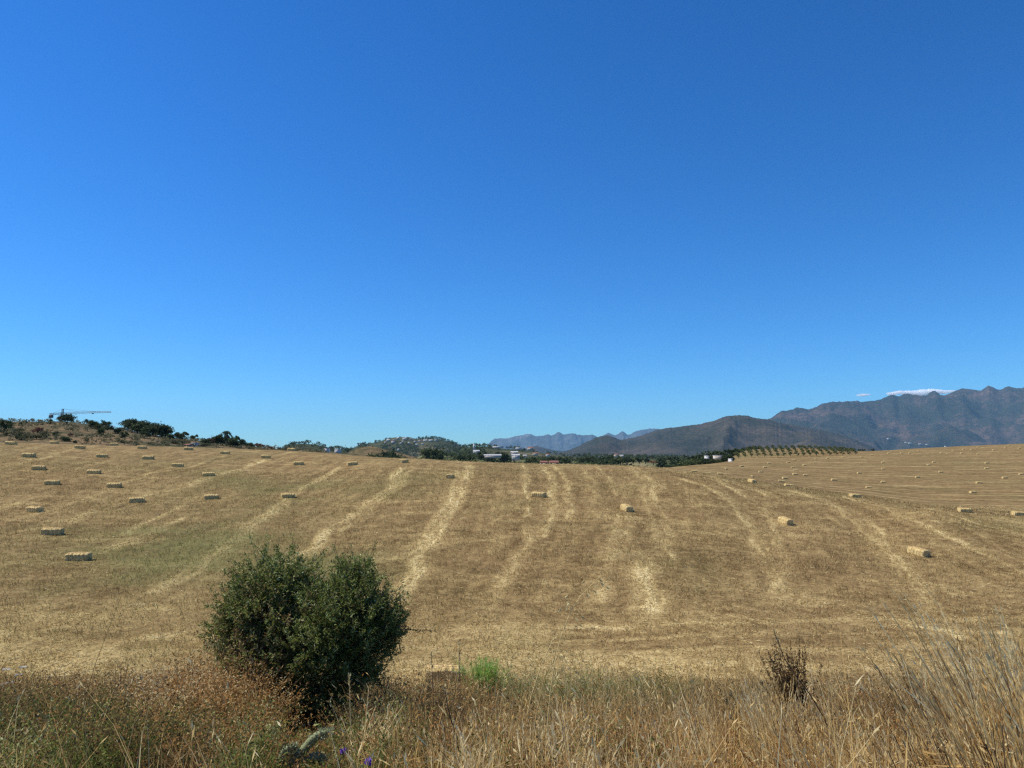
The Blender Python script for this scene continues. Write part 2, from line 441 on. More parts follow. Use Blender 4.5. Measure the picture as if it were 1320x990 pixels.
def swath(X, Y, comb=False):
    s = np.zeros_like(X); best = np.full_like(X, 1e9); cmb_ = np.zeros_like(X)
    wx = (fbm(X*.35, Y*.35, 41, 3) - .5) * .8; wy = (fbm(X*.35, Y*.35, 77, 3) - .5) * .8
    Xw, Yw = X + wx, Y + wy
    for x0, y0, x1, y1, hw, st, cum, kk in segs:
        rr = 7 if comb else 2.5
        mx = (X > min(x0, x1)-rr) & (X < max(x0, x1)+rr) & (Y > min(y0, y1)-rr) & (Y < max(y0, y1)+rr)
        if not mx.any(): continue
        xx, yy = Xw[mx], Yw[mx]
        dx, dy = x1-x0, y1-y0; L = math.hypot(dx, dy) + 1e-9
        t = ((xx-x0)*dx + (yy-y0)*dy)/L
        sd = ((xx-x0)*dy - (yy-y0)*dx)/L
        tc = np.clip(t, 0, L)
        d = np.hypot(xx-x0-tc*dx/L, yy-y0-tc*dy/L)
        al = cum + t
        streak = np.clip(vnoise(al/2.2+kk, sd/.17, 5)*1.9 - .35, 0, 1)*.75 + np.clip(vnoise(al/.8+kk, sd/.09, 6)*2-.7, 0, 1)*.4
        gaps = np.clip(vnoise(al/3.0+kk, sd*.3, 8)*1.8 - .05, .4, 1)
        val = 1.15*st*np.exp(-(d/(hw*.62))**2)*streak*gaps + .17*st*np.exp(-(d/(hw*.9))**2)
        s[mx] = np.maximum(s[mx], val)
        if comb and L > 0:
            b = best[mx]; c = cmb_[mx]; near_ = d < b
            cv_ = vnoise(al/4+kk, sd/.22, 15)*.5 + vnoise(al/1.4+kk, sd/.11, 16)*.3 + vnoise(al/9+kk, sd/.6, 17)*.4 - .6
            c[near_] = cv_[near_]; b[near_] = d[near_]; best[mx] = b; cmb_[mx] = c
    u = X / np.maximum(Y, 14)
    # faint older rows across the near slope and clear ones across the far slope
    u = X / np.maximum(Y, 14)
    far = np.clip((Y - 62 - 12*(u < .2)) / 15, 0, 1) * (u > .16)
    q = Y + .30*X + 16*(fbm(X/50, Y/50, 12, 3)-.5)
    rows = np.clip(np.cos(q*2*math.pi/7.5), 0, 1)**5 * np.clip(fbm(X/9, q/2.5, 61, 4)*3.4-1.3, 0, 1)
    rows2 = np.clip(np.cos(q*2*math.pi/3.1+1), 0, 1)**3 * np.clip(fbm(X/9, q/2, 62, 3)*2.4-.8, 0, 1) * .5
    s = np.maximum(s, far * np.maximum(rows*.55, rows2))
    near = (1-far) * .35*np.clip(fbm(X/5, Y/1.2, 63, 3)*3-1.7, 0, 1)
    foot = np.exp(-((Y-19.2)/3.0)**2)*.55*np.clip(fbm(X/4, Y/.7, 64, 4)*2.6-.7, 0, 1) + .05*np.exp(-((Y-19.5)/4)**2)
    s = np.clip(np.maximum(np.maximum(s, near), foot), 0, 1.1)
    return (s, cmb_) if comb else s
def green_f(X, Y):
    u = X / np.maximum(Y, 14)
    g = np.clip(fbm(X/7, Y/7, 5, 4)*3.2 - 1.45, 0, 1)
    left = np.clip(1.3 - np.abs(X + 13 + (Y-30)*.25)/11, 0, 1) * np.clip((70-Y)/20, 0, 1)
    g = g*(.35 + .75*left) + .25*left
    return np.clip(g, 0, 1)

def build_ground():
    rows = [-28.0]
    while rows[-1] < 15800:
        y = rows[-1]
        if y < 0: st = 1.0
        elif y < 12: st = .3
        elif y < 40: st = .13
        elif y < 320: st = .0036*y
        else: st = .02*y
        rows.append(y + st)
    Yr = np.array(rows)
    us = np.concatenate([np.linspace(-1.6, -.74, 25)[:-1], np.linspace(-.74, .74, 760), np.linspace(.74, 1.6, 25)[1:]])
    APX = 32.0
    U, Y = np.meshgrid(us, Yr)
    X = U * (Y + APX) * np.where(Y < 200, 1, 1)
    X = U * (Y + APX)
    z = gz(X, Y)
    nr, nc = X.shape
    idx = np.arange(nr*nc).reshape(nr, nc)
    F = np.stack([idx[:-1, :-1], idx[:-1, 1:], idx[1:, 1:], idx[1:, :-1]], -1).reshape(-1, 4)
    Xf, Yf, Zf = X.ravel(), Y.ravel(), z.ravel()
    u = Xf/np.maximum(Yf, 14)
    cy = crest_y(u)
    sw = np.zeros_like(Xf); gn = np.zeros_like(Xf)
    m = (Yf > 13) & (Yf < 340)
    cb = np.zeros_like(Xf); sw[m], cb[m] = swath(Xf[m], Yf[m], True); gn[m] = green_f(Xf[m], Yf[m])
    bank = np.clip((16.6 + 1.2*(vnoise(Xf*.5, Yf*.5, 9)-.5) - Yf)/1.2, 0, 1)
    orch = (cu[8] - .03 < u) & (u < .37)
    lim = np.where(orch, 245, cy + 8)
    valley = np.clip((Yf - lim)/4, 0, 1) * np.where((u > .26) & (u < .47) & (Yf < 335), .35, 1)
    me = mesh_np('field', np.stack([Xf, Yf, Zf], 1), F, mg, {'far': np.clip((Yf-66)/10, 0, 1)*(u > .15), 'swath': sw, 'comb': cb, 'green': gn, 'bank': bank, 'valley': valley}, smooth=True)
    tag(link('field', me), kind='structure')
build_ground()

def ridge(name, pts, Y0, T, base, mat, nu=300, nv=60, rough=0.12, K=60.0, seed=1, wall=1.25, crag=0.0):
    """a hill with its own depth: crest line through pts at depth Y0, spurs and gullies falling to both sides"""
    p = np.array(pts, float)
    dx, dy, dz = ray(p[:, 0], p[:, 1])
    cu_, cz_ = dx/dy, dz/dy*Y0
    o = np.argsort(cu_); cu_, cz_ = cu_[o], cz_[o]
    def zf(X, Y):
        X = np.asarray(X, float); Y = np.asarray(Y, float)
        u = X/Y; v = (Y-Y0)/T
        zc = pchip(cu_, cz_, u) + crag*Y0/960*(fbm(u*400, u*0, seed+50, 3)-.5)
        av = np.clip(np.abs(v), 0, 1)
        f = 1 - av**wall
        L = T*.42
        wx = (fbm(X/L*1.3, Y/L*1.3, seed+9, 3)-.5)*L*1.1; wy = (fbm(X/L*1.3, Y/L*1.3, seed+19, 3)-.5)*L*1.1
        spur = 1 - np.abs(2*fbm((X+wx)/L, (Y+wy)/L*.6, seed, 5, .48)-1)
        rel = (spur - .78)*np.clip(av*(1-av)*4, 0, 1)**.8*rough*2.2 + (fbm(X/L*5, Y/L*5, seed+3, 4)-.5)*rough*.6*np.clip(av*6, 0, 1)*(1-av*.6)
        return base + CZ + (zc - base)*np.clip(f + rel, -.15, 1.2 - .2*(av < .05))
    us = np.linspace(cu_[0], cu_[-1], nu); vv = np.linspace(-1, 1, nv)
    vv = np.sign(vv)*np.abs(vv)**1.2
    U, Vv = np.meshgrid(us, vv)
    Y = Y0 + Vv*T; X = U*Y
    Z = zf(X, Y)
    idx = np.arange(nu*nv).reshape(nv, nu)
    F = np.stack([idx[:-1, :-1], idx[:-1, 1:], idx[1:, 1:], idx[1:, :-1]], -1).reshape(-1, 4)
    tag(link(name, mesh_np(name, np.stack([X.ravel(), Y.ravel(), Z.ravel()], 1), F, mat, smooth=True)), kind='structure')
    def surf(px, py, back=False):    # where the ray through a pixel meets the near slope
        dx, dy, dz = ray(px, py)
        Ys = np.linspace(Y0-T, Y0, 400)
        z = CZ + dz/dy*Ys; g = zf(dx/dy*Ys, Ys)
        hit = np.nonzero(z <= g)[0]
        i = hit[0] if len(hit) else int(np.argmin(z - g))
        return float(dx/dy*Ys[i]), float(Ys[i]), float(g[i])
    return zf, surf

z_scrub, s_scrub = ridge('scrub_hill', [(-400,538),(-200,541),(-60,543),(0,543.5),(40,544.5),(80,544),(110,547.5),(140,551.5),(170,556),(200,561),(235,566),(270,570),(310,574),(350,578),(400,581),(450,586),(490,592)], 235, 120, -1.0, M_SCRUB, 420, 90, .10, 30, 5, 1.3)
z_wood, s_wood = ridge('hill', [(330,592),(365,580),(375,573.5),(390,572),(408,573.5),(425,577),(445,580),(470,586),(500,592)], 900, 220, -25, M_WOODHILL, 120, 40, .1, 40, 8)
z_town, s_town = ridge('town_hill', [(405,590),(430,582),(455,577),(468,572.5),(485,570),(500,565.5),(512,563.5),(526,563.5),(540,566),(556,565),(568,566.5),(582,571),(596,577),(612,583),(640,591)], 1900, 500, -30, M_WOODHILL, 260, 60, .1, 40, 11, 1.15)
z_brown, s_brown = ridge('brown_hillock', [(432,592),(450,582),(462,577),(478,575),(495,579),(515,584),(540,590),(560,596)], 420, 110, -14, M_SCRUB, 160, 50, .12, 30, 13, 1.2)
z_vill, s_vill = ridge('village_hill', [(570,592),(588,582),(600,577),(612,575.5),(628,575.5),(645,578),(668,579.5),(690,582),(712,586),(745,589),(790,589),(830,590),(880,592)], 1050, 380, -26, M_WOODHILL, 260, 60, .08, 40, 17, 1.2)
z_mead, s_mead = ridge('meadow_rise', [(520,598),(550,586.5),(590,588),(640,591),(700,593.5),(760,594),(800,594.5),(830,592.5),(860,593),(900,592.5),(930,592),(960,596)], 520, 150, -20, M_MEADOW, 260, 50, .05, 30, 19, 1.3)
ridge('hill', [(640,592),(668,582),(683,576.5),(690,574.5),(700,577),(720,581),(760,583),(800,590)], 6500, 1500, -30, M_MIDHILL, 160, 50, .1, 60, 23)
z_mid, s_mid = ridge('mountain', [(690,592),(722,584),(745,576),(757,570.5),(770,565),(780,562.5),(790,563.5),(800,566.5),(812,564.5),(825,561.7),(838,557),(850,553.5),(883,549),(913,545),(930,539.5),(941.7,536.3),(953,535.5),(975,539),(992,541),(1007,545.8),(1034,550),(1062,555.5),(1089,562),(1116,573),(1135,582),(1170,592)], 4600, 1500, -35, M_MIDHILL, 620, 130, .30, 70, 29, 1.15, 1.0)
z_big, s_big = ridge('mountain', [(900,592),(950,558),(991,541.4),(1011,532.7),(1031,529),(1045,530),(1058,526),(1071,521.8),(1083,520.4),(1107,518.5),(1132,515.5),(1143,511),(1150,508.6),(1158,511.5),(1167,508),(1180,510),(1193,512.6),(1205,507.2),(1216,509),(1228,505),(1241,500.4),(1253,502),(1263.6,503),(1274.5,497.4),(1289,502),(1300,498),(1312,500.6),(1325,499),(1370,505),(1430,514),(1520,530),(1650,560)], 8200, 2600, -40, M_MOUNT, 700, 160, .38, 60, 37, 1.1, 1.3)
ridge('mountain_range', [(618,590),(628,574),(633,568.5),(638,565.3),(653,564.7),(662,562.5),(671.7,561),(683,559.4),(691,561.9),(700,561.3),(706.7,559.8),(711.7,561),(720,557.2),(726.7,559.7),(738,558.5),(746.7,560.5),(763,560.1),(771.7,563.5),(776.7,561.7),(784,557.6),(793,560.5),(802.5,556),(810,559.9),(820,555.6),(841.7,552.2),(870,556),(920,575)], 14800, 900, -40, M_FAR, 420, 50, .22, 120, 43, 1.0, 1.2)

# ------------------------------------------------------------------ haze
V, F = box(0, 7400, 430, 26000, 17200, 985)
hz_m = bpy.data.materials.new('haze_air'); hz_m.use_nodes = True
hn = hz_m.node_tree; hn.nodes.clear()
ho = hn.nodes.new('ShaderNodeOutputMaterial'); hv = hn.nodes.new('ShaderNodeVolumePrincipled')
hv.inputs['Color'].default_value = (0.38, 0.70, 1.0, 1)
hv.inputs['Density'].default_value = 3.5e-5
hn.links.new(hv.outputs[0], ho.inputs['Volume'])
tag(link('haze', mesh_np('haze', V, F, hz_m)), kind='stuff')

# ------------------------------------------------------------------ leaf materials
L_STRAW = leafy('dry_straw', [(0, (0.13, 0.078, 0.03)), (.35, (0.31, 0.205, 0.08)), (.7, (0.55, 0.41, 0.175)), (1, (0.80, 0.67, 0.34))], .3, .9, .04)
L_TALL = leafy('tall_dry_grass', [(0, (0.24, 0.115, 0.035)), (.3, (0.52, 0.31, 0.105)), (.62, (0.77, 0.55, 0.22)), (1, (0.95, 0.81, 0.46))], .5, .95, .02)
L_WEED = leafy('dry_weed_leaves', [(0, (0.09, 0.06, 0.03)), (.25, (0.24, 0.16, 0.06)), (.5, (0.42, 0.20, 0.065)), (.75, (0.56, 0.33, 0.12)), (1, (0.74, 0.60, 0.32))], .45, .8, .08)
L_GREENW = leafy('green_weed_leaves', [(0, (0.07, 0.09, 0.02)), (.5, (0.19, 0.22, 0.05)), (.85, (0.34, 0.36, 0.10)), (1, (0.52, 0.50, 0.24))], .42, .7, .1)
L_OLIVE = leafy('olive_leaves', [(0, (0.055, 0.070, 0.016)), (.5, (0.165, 0.200, 0.044)), (.85, (0.30, 0.33, 0.095)), (1, (0.55, 0.55, 0.28))], .38, .5, .2)
L_OLIVEDRY = leafy('withered_olive_leaves', [(0, (0.12, 0.075, 0.03)), (.5, (0.33, 0.21, 0.085)), (1, (0.52, 0.39, 0.2))], .35, .8, .08)
L_DARK = leafy('dark_tree_leaves', [(0, (0.030, 0.044, 0.016)), (.5, (0.066, 0.086, 0.030)), (1, (0.13, 0.15, 0.055))], .25, .7, .1)
L_MIDG = leafy('mid_tree_leaves', [(0, (0.06, 0.075, 0.024)), (.5, (0.12, 0.14, 0.045)), (1, (0.22, 0.23, 0.08))], .3, .7, .1)
L_PALE = leafy('pale_scrub_leaves', [(0, (0.09, 0.085, 0.04)), (.5, (0.18, 0.165, 0.08)), (1, (0.32, 0.27, 0.15))], .25, .8, .08)
L_RED = leafy('russet_leaves', [(0, (0.09, 0.05, 0.03)), (.5, (0.20, 0.095, 0.055)), (1, (0.34, 0.18, 0.09))], .25, .8, .08)
L_FENNEL = leafy('feathery_green', [(0, (0.10, 0.18, 0.025)), (.5, (0.24, 0.40, 0.055)), (1, (0.44, 0.55, 0.16))], .35, .5)
M_BARK = flat('bark', (0.12, 0.085, 0.055), .9, 6.0)
M_DKSTEM = flat('dark_stem', (0.10, 0.06, 0.035), .8, 20.0)
M_PURPLE = leafy('purple_petals', [(0, (0.10, 0.03, 0.36)), (1, (0.24, 0.10, 0.60))], .3, .5)
M_WHITEF = leafy('pale_flower_heads', [(0, (0.45, 0.42, 0.34)), (1, (0.75, 0.72, 0.62))], .2, .7)

# ------------------------------------------------------------------ far-off trees
def crown_faces(acc, c, r, n, fs, tint0, rz=1.0, m=0, spread=.25):
    """clumps of leaf-sized faces spread through a crown, with gaps and an uneven outline"""
    k = max(4, n // 26)
    d = unit(rng.normal(size=(k, 3))); d[:, 2] = np.abs(d[:, 2])*1.1 - .35
    cc = d * (rng.uniform(.35, 1, (k, 1))**.5) * .80
    who = rng.integers(0, k, n)
    p = cc[who] + rng.normal(size=(n, 3)) * rng.uniform(.10, .24, (k, 1))[who]
    C = np.array(c) + p * np.array([r, r, r*rz])
    D = unit(rng.normal(size=(n, 3)) + d[who])
    V, F = leaf_quads(C, D, fs*rng.uniform(.6, 1.4, n), fs*.75)
    ct = rng.uniform(-spread, spread, k)[who]
    acc.add(V, F, rep_t(np.clip(tint0 + ct + rng.normal(0, .12, n), 0, 1), 4), m)
def tree_meshes(kind, seed):
    mats = {'round': L_DARK, 'loose': L_MIDG, 'pine': L_DARK, 'scrub': L_PALE, 'russet': L_RED, 'cypress': L_DARK}
    a = Acc(); r = random.Random(seed)
    h = {'round': 1.0, 'loose': 1.0, 'pine': 1.0, 'scrub': .8, 'russet': .8, 'cypress': 1.6}[kind]
    if kind == 'pine':
        crown_faces(a, (0, 0, .62), .52, 900, .085, .4, .62); crown_faces(a, (.22, .1, .45), .34, 450, .08, .35, .9); crown_faces(a, (-.25, 0, .48), .34, 450, .08, .45, .9)
        th = .7
    elif kind == 'cypress':
        for k in range(6): crown_faces(a, (r.uniform(-.04, .04), r.uniform(-.04, .04), .2+k*.26), .26-.03*k, 160, .07, .4, 1.1)
        th = .4
    elif kind in ('scrub', 'russet'):
        for k in range(4): crown_faces(a, (r.uniform(-.35, .35), r.uniform(-.3, .3), r.uniform(.18, .35)), r.uniform(.26, .4), 220, .085, r.uniform(.35, .6), .8)
        th = .3
    else:
        for k in range(8): crown_faces(a, (r.uniform(-.3, .3), r.uniform(-.3, .3), .22 + .065*k), r.uniform(.28, .4) - .012*k, 240, .08, r.uniform(.3, .6), .9)
        th = .5
    crown = a.mesh('crown', [mats[kind]])
    V, F = tube([(0, 0, -.15), (.02, 0, th*.5), (.0, .03, th)], [.05, .035, .02], 6)
    acc = Acc(); acc.add(V, F, np.zeros(len(V)))
    for k in range(3):
        an = r.uniform(0, 6.28)
        V, F = tube([(0.01, 0, th*.5), (math.cos(an)*.15, math.sin(an)*.15, th*.8), (math.cos(an)*.26, math.sin(an)*.26, th+.1)], [.022, .014, .006], 5)
        acc.add(V, F, np.zeros(len(V)))
    return crown, acc.mesh('trunk', [M_BARK])
PROTO = {k: [tree_meshes(k, 100+i*7) for i in range(3)] for k in ('round', 'loose', 'pine', 'scrub', 'russet', 'cypress')}
ORD = ['first','second','third','fourth','fifth','sixth','seventh','eighth','ninth','tenth','eleventh','twelfth','thirteenth','fourteenth','fifteenth','sixteenth','seventeenth','eighteenth','nineteenth','twentieth']
def ordw(n):
    if n < 20: return ORD[n]
    t = {2:'twenty',3:'thirty',4:'forty',5:'fifty',6:'sixty',7:'seventy',8:'eighty',9:'ninety'}[(n+1)//10]
    return t[:-1]+'ieth' if (n+1) % 10 == 0 else t + '-' + ORD[(n+1) % 10 - 1]
NAMES = {'round': ('evergreen_tree', 'dark green rounded tree', 'tree'), 'loose': ('broadleaf_tree', 'mid green leafy tree', 'tree'),
         'pine': ('pine_tree', 'dark spreading pine', 'tree'), 'scrub': ('scrub_bush', 'pale olive scrub bush', 'bush'),
         'russet': ('scrub_bush', 'russet brown bush', 'bush'), 'cypress': ('cypress_tree', 'narrow dark cypress', 'tree')}
def plant_trees(items, place, group):
    """items: (px, py_base, height_m, kind, point, label or None, width factor)"""
    items = sorted(items, key=lambda t: t[0])
    cnt = {}
    for px, py, h, kind, P, lab, wf in items:
        nm, desc, cat = NAMES[kind]
        i = cnt.get(kind, 0); cnt[kind] = i + 1
        cm, tm = PROTO[kind][(i*7+int(px)) % 3]
        e = bpy.data.objects.new(nm, None); COL.objects.link(e)
        e.location = P; e.rotation_euler = (0, 0, random.uniform(0, 6.28)); e.scale = (h*wf, h*wf, h)
        e.empty_display_size = .1
        tag(e, lab or f'{desc} {place}, {ordw(i)} such from the left', cat, group)
        link('crown', cm, e); link('trunk', tm, e)

def on(surf, px, py, dz=0.0):
    x, y, z = surf(px, py); return (x, y, z+dz)
# the scrub hill on the left
it = []
hill_spec = [
 (86,547,3.1,'pine','lone dark pine on the hilltop below the crane',1.35), (65,547,1.6,'round',None,1.0),
 (117,552,2.8,'round',None,1.2), (126,554,2.0,'round',None,1.2), (137,552.5,2.5,'round',None,1.3), (133,560,2.4,'round',None,1.1),
 (149,559,2.2,'round',None,1.3), (160,565,2.1,'round',None,1.0), (186,565,2.4,'round',None,1.2), (159,556,2.0,'scrub',None,1.2),
 (165,556,3.4,'pine',None,1.2), (170,558,4.0,'pine',None,1.1),(177,559,3.4,'round',None,1.4),(185,560,4.0,'pine',None,1.3),(192,561,3.6,'round',None,1.3),(200,563,4.0,'pine',None,1.3),(207,564,3.8,'round',None,1.3),(213,565,3.8,'pine',None,1.2),
 (222,568,2.6,'round',None,1.1),(233,567,2.6,'round',None,1.5),(250,563.5,1.8,'round',None,1.1),(218,571,2.0,'scrub',None,1.7),(226,572,2.6,'scrub',None,1.4),(236,572,2.3,'scrub',None,1.3),
 (266,573,2.0,'round',None,1.5),(272,572,2.6,'russet',None,1.2),(280,573,3.0,'round',None,1.3),(287,574,3.2,'round',None,1.3),(297,576,3.0,'round',None,1.2),(302,574,3.0,'round',None,1.0),(311,576,2.4,'round',None,1.2),(318,577,1.8,'round',None,1.1),(324,577,1.6,'round',None,1.1),(336,577,2.2,'russet',None,1.4),(307,578,1.6,'scrub',None,1.2),(264,576,2.0,'scrub',None,1.6),(350,579,1.5,'russet',None,1.2),(362,580,1.5,'scrub',None,1.2),
 (5,561,4.0,'scrub',None,1.3),(6,556,3.4,'round',None,1.3),(22,557,2.6,'scrub',None,1.4),(33,562,2.6,'scrub',None,1.2),(48,558,3.0,'russet',None,1.1),(27,567,2.0,'round',None,1.4),(40,566,2.4,'scrub',None,1.5),(47,566,2.4,'scrub',None,1.4),(58,565,2.0,'round',None,1.2),(71,562,1.3,'round',None,1.3),(83,569,1.8,'round',None,1.6),(90,563,1.8,'russet',None,1.0),(89,567,1.2,'scrub',None,1.2),(12,549,1.8,'scrub',None,1.5),(30,549,1.6,'round',None,1.2),(105,562,1.2,'scrub',None,1.2),(112,569,1.0,'scrub',None,1.3),(96,571,1.0,'round',None,1.2),(158,571,1.0,'round',None,1.2),(194,573,1.4,'scrub',None,1.4),(212,574,1.2,'round',None,1.3),(176,567,1.2,'scrub',None,1.2),(150,566,1.0,'scrub',None,1.2),
]
for px, py, h, k, lab, wf in hill_spec:
    P = on(s_scrub, px, py, -.15)
    it.append((px, py, h*P[1]/190.0, k, P, lab, wf))
plant_trees(it, 'on the scrub hill', 'trees and bushes on the scrub hill')
# palm on the hill
def palm(P, h):
    e = bpy.data.objects.new('palm_tree', None); COL.objects.link(e); e.location = P
    tag(e, 'single palm with a small tufted head above the scrub hill trees', 'palm')
    V, F = tube([(0, 0, 0), (.1, 0, h*.5), (.05, 0, h*.9)], [.3, .24, .2], 7)
    link('trunk', mesh_np('trunk', V, F, M_BARK), e)
    a = Acc()
    for k in range(16):
        an = k*2.399; up = random.uniform(.0, .9)
        pts = np.array([[math.cos(an)*t*1.3, math.sin(an)*t*1.3, h*.9 + up*t*1.2 - t*t*1.1] for t in np.linspace(0, 1, 5)])
        for i in range(4):
            C = pts[i] + (pts[i+1]-pts[i])*rng.uniform(0, 1, (9, 1))
            D = unit(np.tile(pts[i+1]-pts[i], (9, 1)) + rng.normal(size=(9, 3))*.35)
            V, F = leaf_quads(C, D, .45, .12); a.add(V, F, rep_t(rng.uniform(.2, .7, 9), 4))
    link('crown', a.mesh('crown', [L_DARK]), e)
P = on(s_scrub, 292, 575); palm(P, (575-556)/960*P[1])

# valley trees: those one can tell apart
it = []
belt = [
 (404,582,'round',s_brown,6.5,1.2),(429,584,'loose',s_mead,0,1.0),
 (480,585,'round',s_brown,2.8,1.2),(490,582,'round',s_brown,2.6,1.1),(504,583,'round',s_brown,3.6,1.3),(520,590,'round',s_brown,3.4,1.2),(466,586,'scrub',s_brown,2.4,1.5),(474,588,'scrub',s_brown,2.2,1.6),(458,587,'scrub',s_brown,2,1.4),(500,589,'scrub',s_brown,2.4,1.6),
]
def on_ground(px, Y, sink=.2):
    dx, dy, _ = ray(px, 590); X = float(dx/dy*Y); return (X, Y, float(gz(X, Y)) - sink)
def top_tree(px, pytop, Y, kind, wf=1.0, lab=None, zf=gz):
    """a tree standing at depth Y whose top reaches the given row"""
    dx, dy, dz = ray(px, pytop); X = float(dx/dy*Y); zt = float(CZ + dz/dy*Y); zb = float(zf(X, Y))
    h = max(zt - zb, 1.2) / (1.75 if kind == 'cypress' else 1.0)
    return (px, pytop, h, kind, (X, Y, zb-.1*h), lab, wf)
def mz(*fs):
    return lambda X, Y: np.max([gz(X, Y)] + [f(X, Y) for f in fs], axis=0)
zz = mz(z_brown, z_mead)
for px, pt, Y, k, wf in [
 (368,579.5,140,'russet',1.4),(378,580,150,'round',1.2),(385,579,145,'scrub',1.3),(393,581,150,'round',1.1),(403,577,200,'cypress',.8),(408,580,170,'round',1.2),(418,581,180,'round',1.1),
 (429,573,190,'loose',.62),(437,581,220,'round',1.1),(444,579,250,'round',1.0),(448,582,240,'scrub',1.2),
 (470,585,300,'scrub',1.4),(480,576,330,'round',1.2),(490,577,340,'round',1.1),(500,574,350,'round',1.1),(505,576,350,'round',1.2),(458,580,310,'scrub',1.6),(465,578,310,'scrub',1.6),(490,583,300,'loose',1.4),
 (514,580,330,'loose',1.2),(522,583,320,'round',1.2),(531,582,320,'scrub',1.2),(535,584,230,'round',1.3),(542,584.5,235,'round',1.3),
 (552,572,420,'loose',1.0),(558,573,420,'round',1.0),(563,574,420,'loose',.9),(571,574,430,'cypress',.8),(562,583.5,400,'round',1.2),
 (575,584,300,'round',1.4),(583,582,310,'loose',1.4),(590,580,320,'loose',1.4),(597,578,350,'round',1.4),(604,579,360,'round',1.4),(611,582,330,'loose',1.3),(618,585,330,'russet',1.3),(555,589,280,'russet',1.2),(568,590,280,'round',1.0),
 (622,579,500,'round',1.2),(630,583,480,'round',1.3),(638,587,330,'round',1.4),(645,579,500,'round',1.2),(650,580,480,'round',1.2),(655,586,350,'loose',1.4),(662,590,340,'round',1.3),(672,588,340,'round',1.3),(680,587,360,'round',1.3),(688,585,400,'loose',1.4),(690,592,300,'loose',1.3),
 (697,588,340,'round',1.3),(705,585,480,'round',1.2),(716,585,480,'round',1.2),(726,590,300,'round',1.3),(735,586,430,'cypress',.7),(742,590,330,'round',1.4),(749,590,320,'round',1.4),(733,593,300,'loose',1.3),(756,585,500,'cypress',.8),
 (766,588,340,'loose',1.4),(772,587,350,'round',1.4),(780,587,360,'round',1.3),(788,584,450,'round',1.2),(795,590,320,'loose',1.4),(804,590,310,'loose',1.4),(812,590,310,'round',1.4),(822,593,290,'round',1.4),(832,597,250,'round',1.5),(843,597,245,'round',1.5),(850,597,240,'round',1.4),(862,597,240,'loose',1.3),(871,596,235,'round',1.3),(880,595,230,'round',1.3),
 (862,589,330,'russet',1.2),(870,587,340,'round',1.5),(878,586,340,'round',1.3),(886,584,330,'round',1.3),(846,591,350,'russet',1.2),(855,590,350,'scrub',1.2),
 (893,590,235,'loose',1.5),(900,588,240,'loose',1.5),(903,578,300,'round',1.2),(913,576,300,'pine',1.1),(908,588,235,'round',1.4),(916,589,230,'round',1.4),(924,575,300,'round',1.2),(932,575,300,'round',1.2),(925,590,232,'loose',1.3),(933,587,235,'round',1.3),(939,583,236,'round',1.2),(944,575,300,'round',1.2),(951,577,300,'round',1.2),(958,575,305,'round',1.2),(965,574,310,'round',1.3),(972,573,312,'round',1.3),(978,576,312,'round',1.2),(983,579,312,'scrub',1.2),(919,582,300,'loose',1.2),(930,581,290,'round',1.2),
 (806,594,235,'loose',1.5),(818,595.5,232,'loose',1.6),(827,596,230,'round',1.5),(837,598,225,'round',1.7),(848,598.5,222,'round',1.7),(856,598.5,222,'loose',1.7),(866,598,220,'round',1.6),(874,597,220,'loose',1.6),(884,595.5,220,'loose',1.6),(890,594,222,'round',1.5),(786,594,240,'scrub',1.6),(775,594,240,'round',1.5),
 (596,585,300,'round',1.5),(624,588,300,'round',1.5),(646,588.5,300,'loose',1.5),(668,591.5,250,'round',1.5),(678,590,330,'round',1.5),(684,591,300,'loose',1.5),(721,590,330,'round',1.5),(729,587,400,'round',1.4),(738,591,300,'loose',1.5),(752,587,420,'round',1.5),(762,586,430,'round',1.5),(770,590,320,'round',1.5),(784,588,380,'round',1.5),(792,587,400,'loose',1.5),(800,586,430,'round',1.5),(808,587,420,'round',1.5),(816,587.5,420,'loose',1.5),(824,588,420,'round',1.4),(832,588.5,420,'round',1.4),(842,588,430,'russet',1.4),(853,587.5,430,'round',1.4),(866,586.5,420,'round',1.4),(890,583,400,'round',1.4),(897,584,330,'loose',1.5),
 (1042,580,262,'loose',1.2),(1048,582,262,'loose',1.2),(1108,578,305,'round',1.3),(1113,579.5,306,'round',1.3),(1125,580.5,300,'round',1.2),
]:
    it.append(top_tree(px, pt, Y, k, wf, None, zz))
plant_trees(it, 'in the valley belt', 'trees in the valley behind the field')

# far-off woods that read as one mass
def wood(name, pts, size, label=None, tints=(.25, .7), mat=L_DARK):
    a = Acc()
    for (x, y, z) in pts:
        s = size*random.uniform(.6, 1.3)
        crown_faces(a, (x, y, z+s*.35), s*.6, 46, s*.2, random.uniform(*tints), .8)
    o = link(name, a.mesh(name, [mat])); tag(o, kind='stuff')
def scatter(zf, px0, px1, Y0, Y1, n, dens=None):
    out = []
    while len(out) < n:
        px = random.uniform(px0, px1); Y = random.uniform(Y0, Y1)
        dx, dy, _ = ray(px, 585); X = float(dx/dy*Y)
        if dens is not None and vnoise(np.array([X/dens]), np.array([Y/dens]), 4)[0] < random.uniform(.25, .7): continue
        out.append((X, Y, float(zf(X, Y))))
    return out
wood('wood', scatter(z_wood, 345, 470, 700, 915, 420, 40), 5.0, tints=(.3, .8))
wood('wood', scatter(z_town, 415, 625, 1450, 1960, 900, 90), 9)
wood('wood', scatter(mz(z_vill), 565, 880, 700, 1080, 1100, 60), 6.5, mat=L_DARK, tints=(.3, .9))
wood('wood', scatter(mz(z_mead), 565, 800, 380, 560, 700, 40), 4.0, mat=L_DARK, tints=(.3, .9))
wood('wood', scatter(mz(z_mead), 790, 940, 380, 560, 160, 40), 2.2, mat=L_PALE)
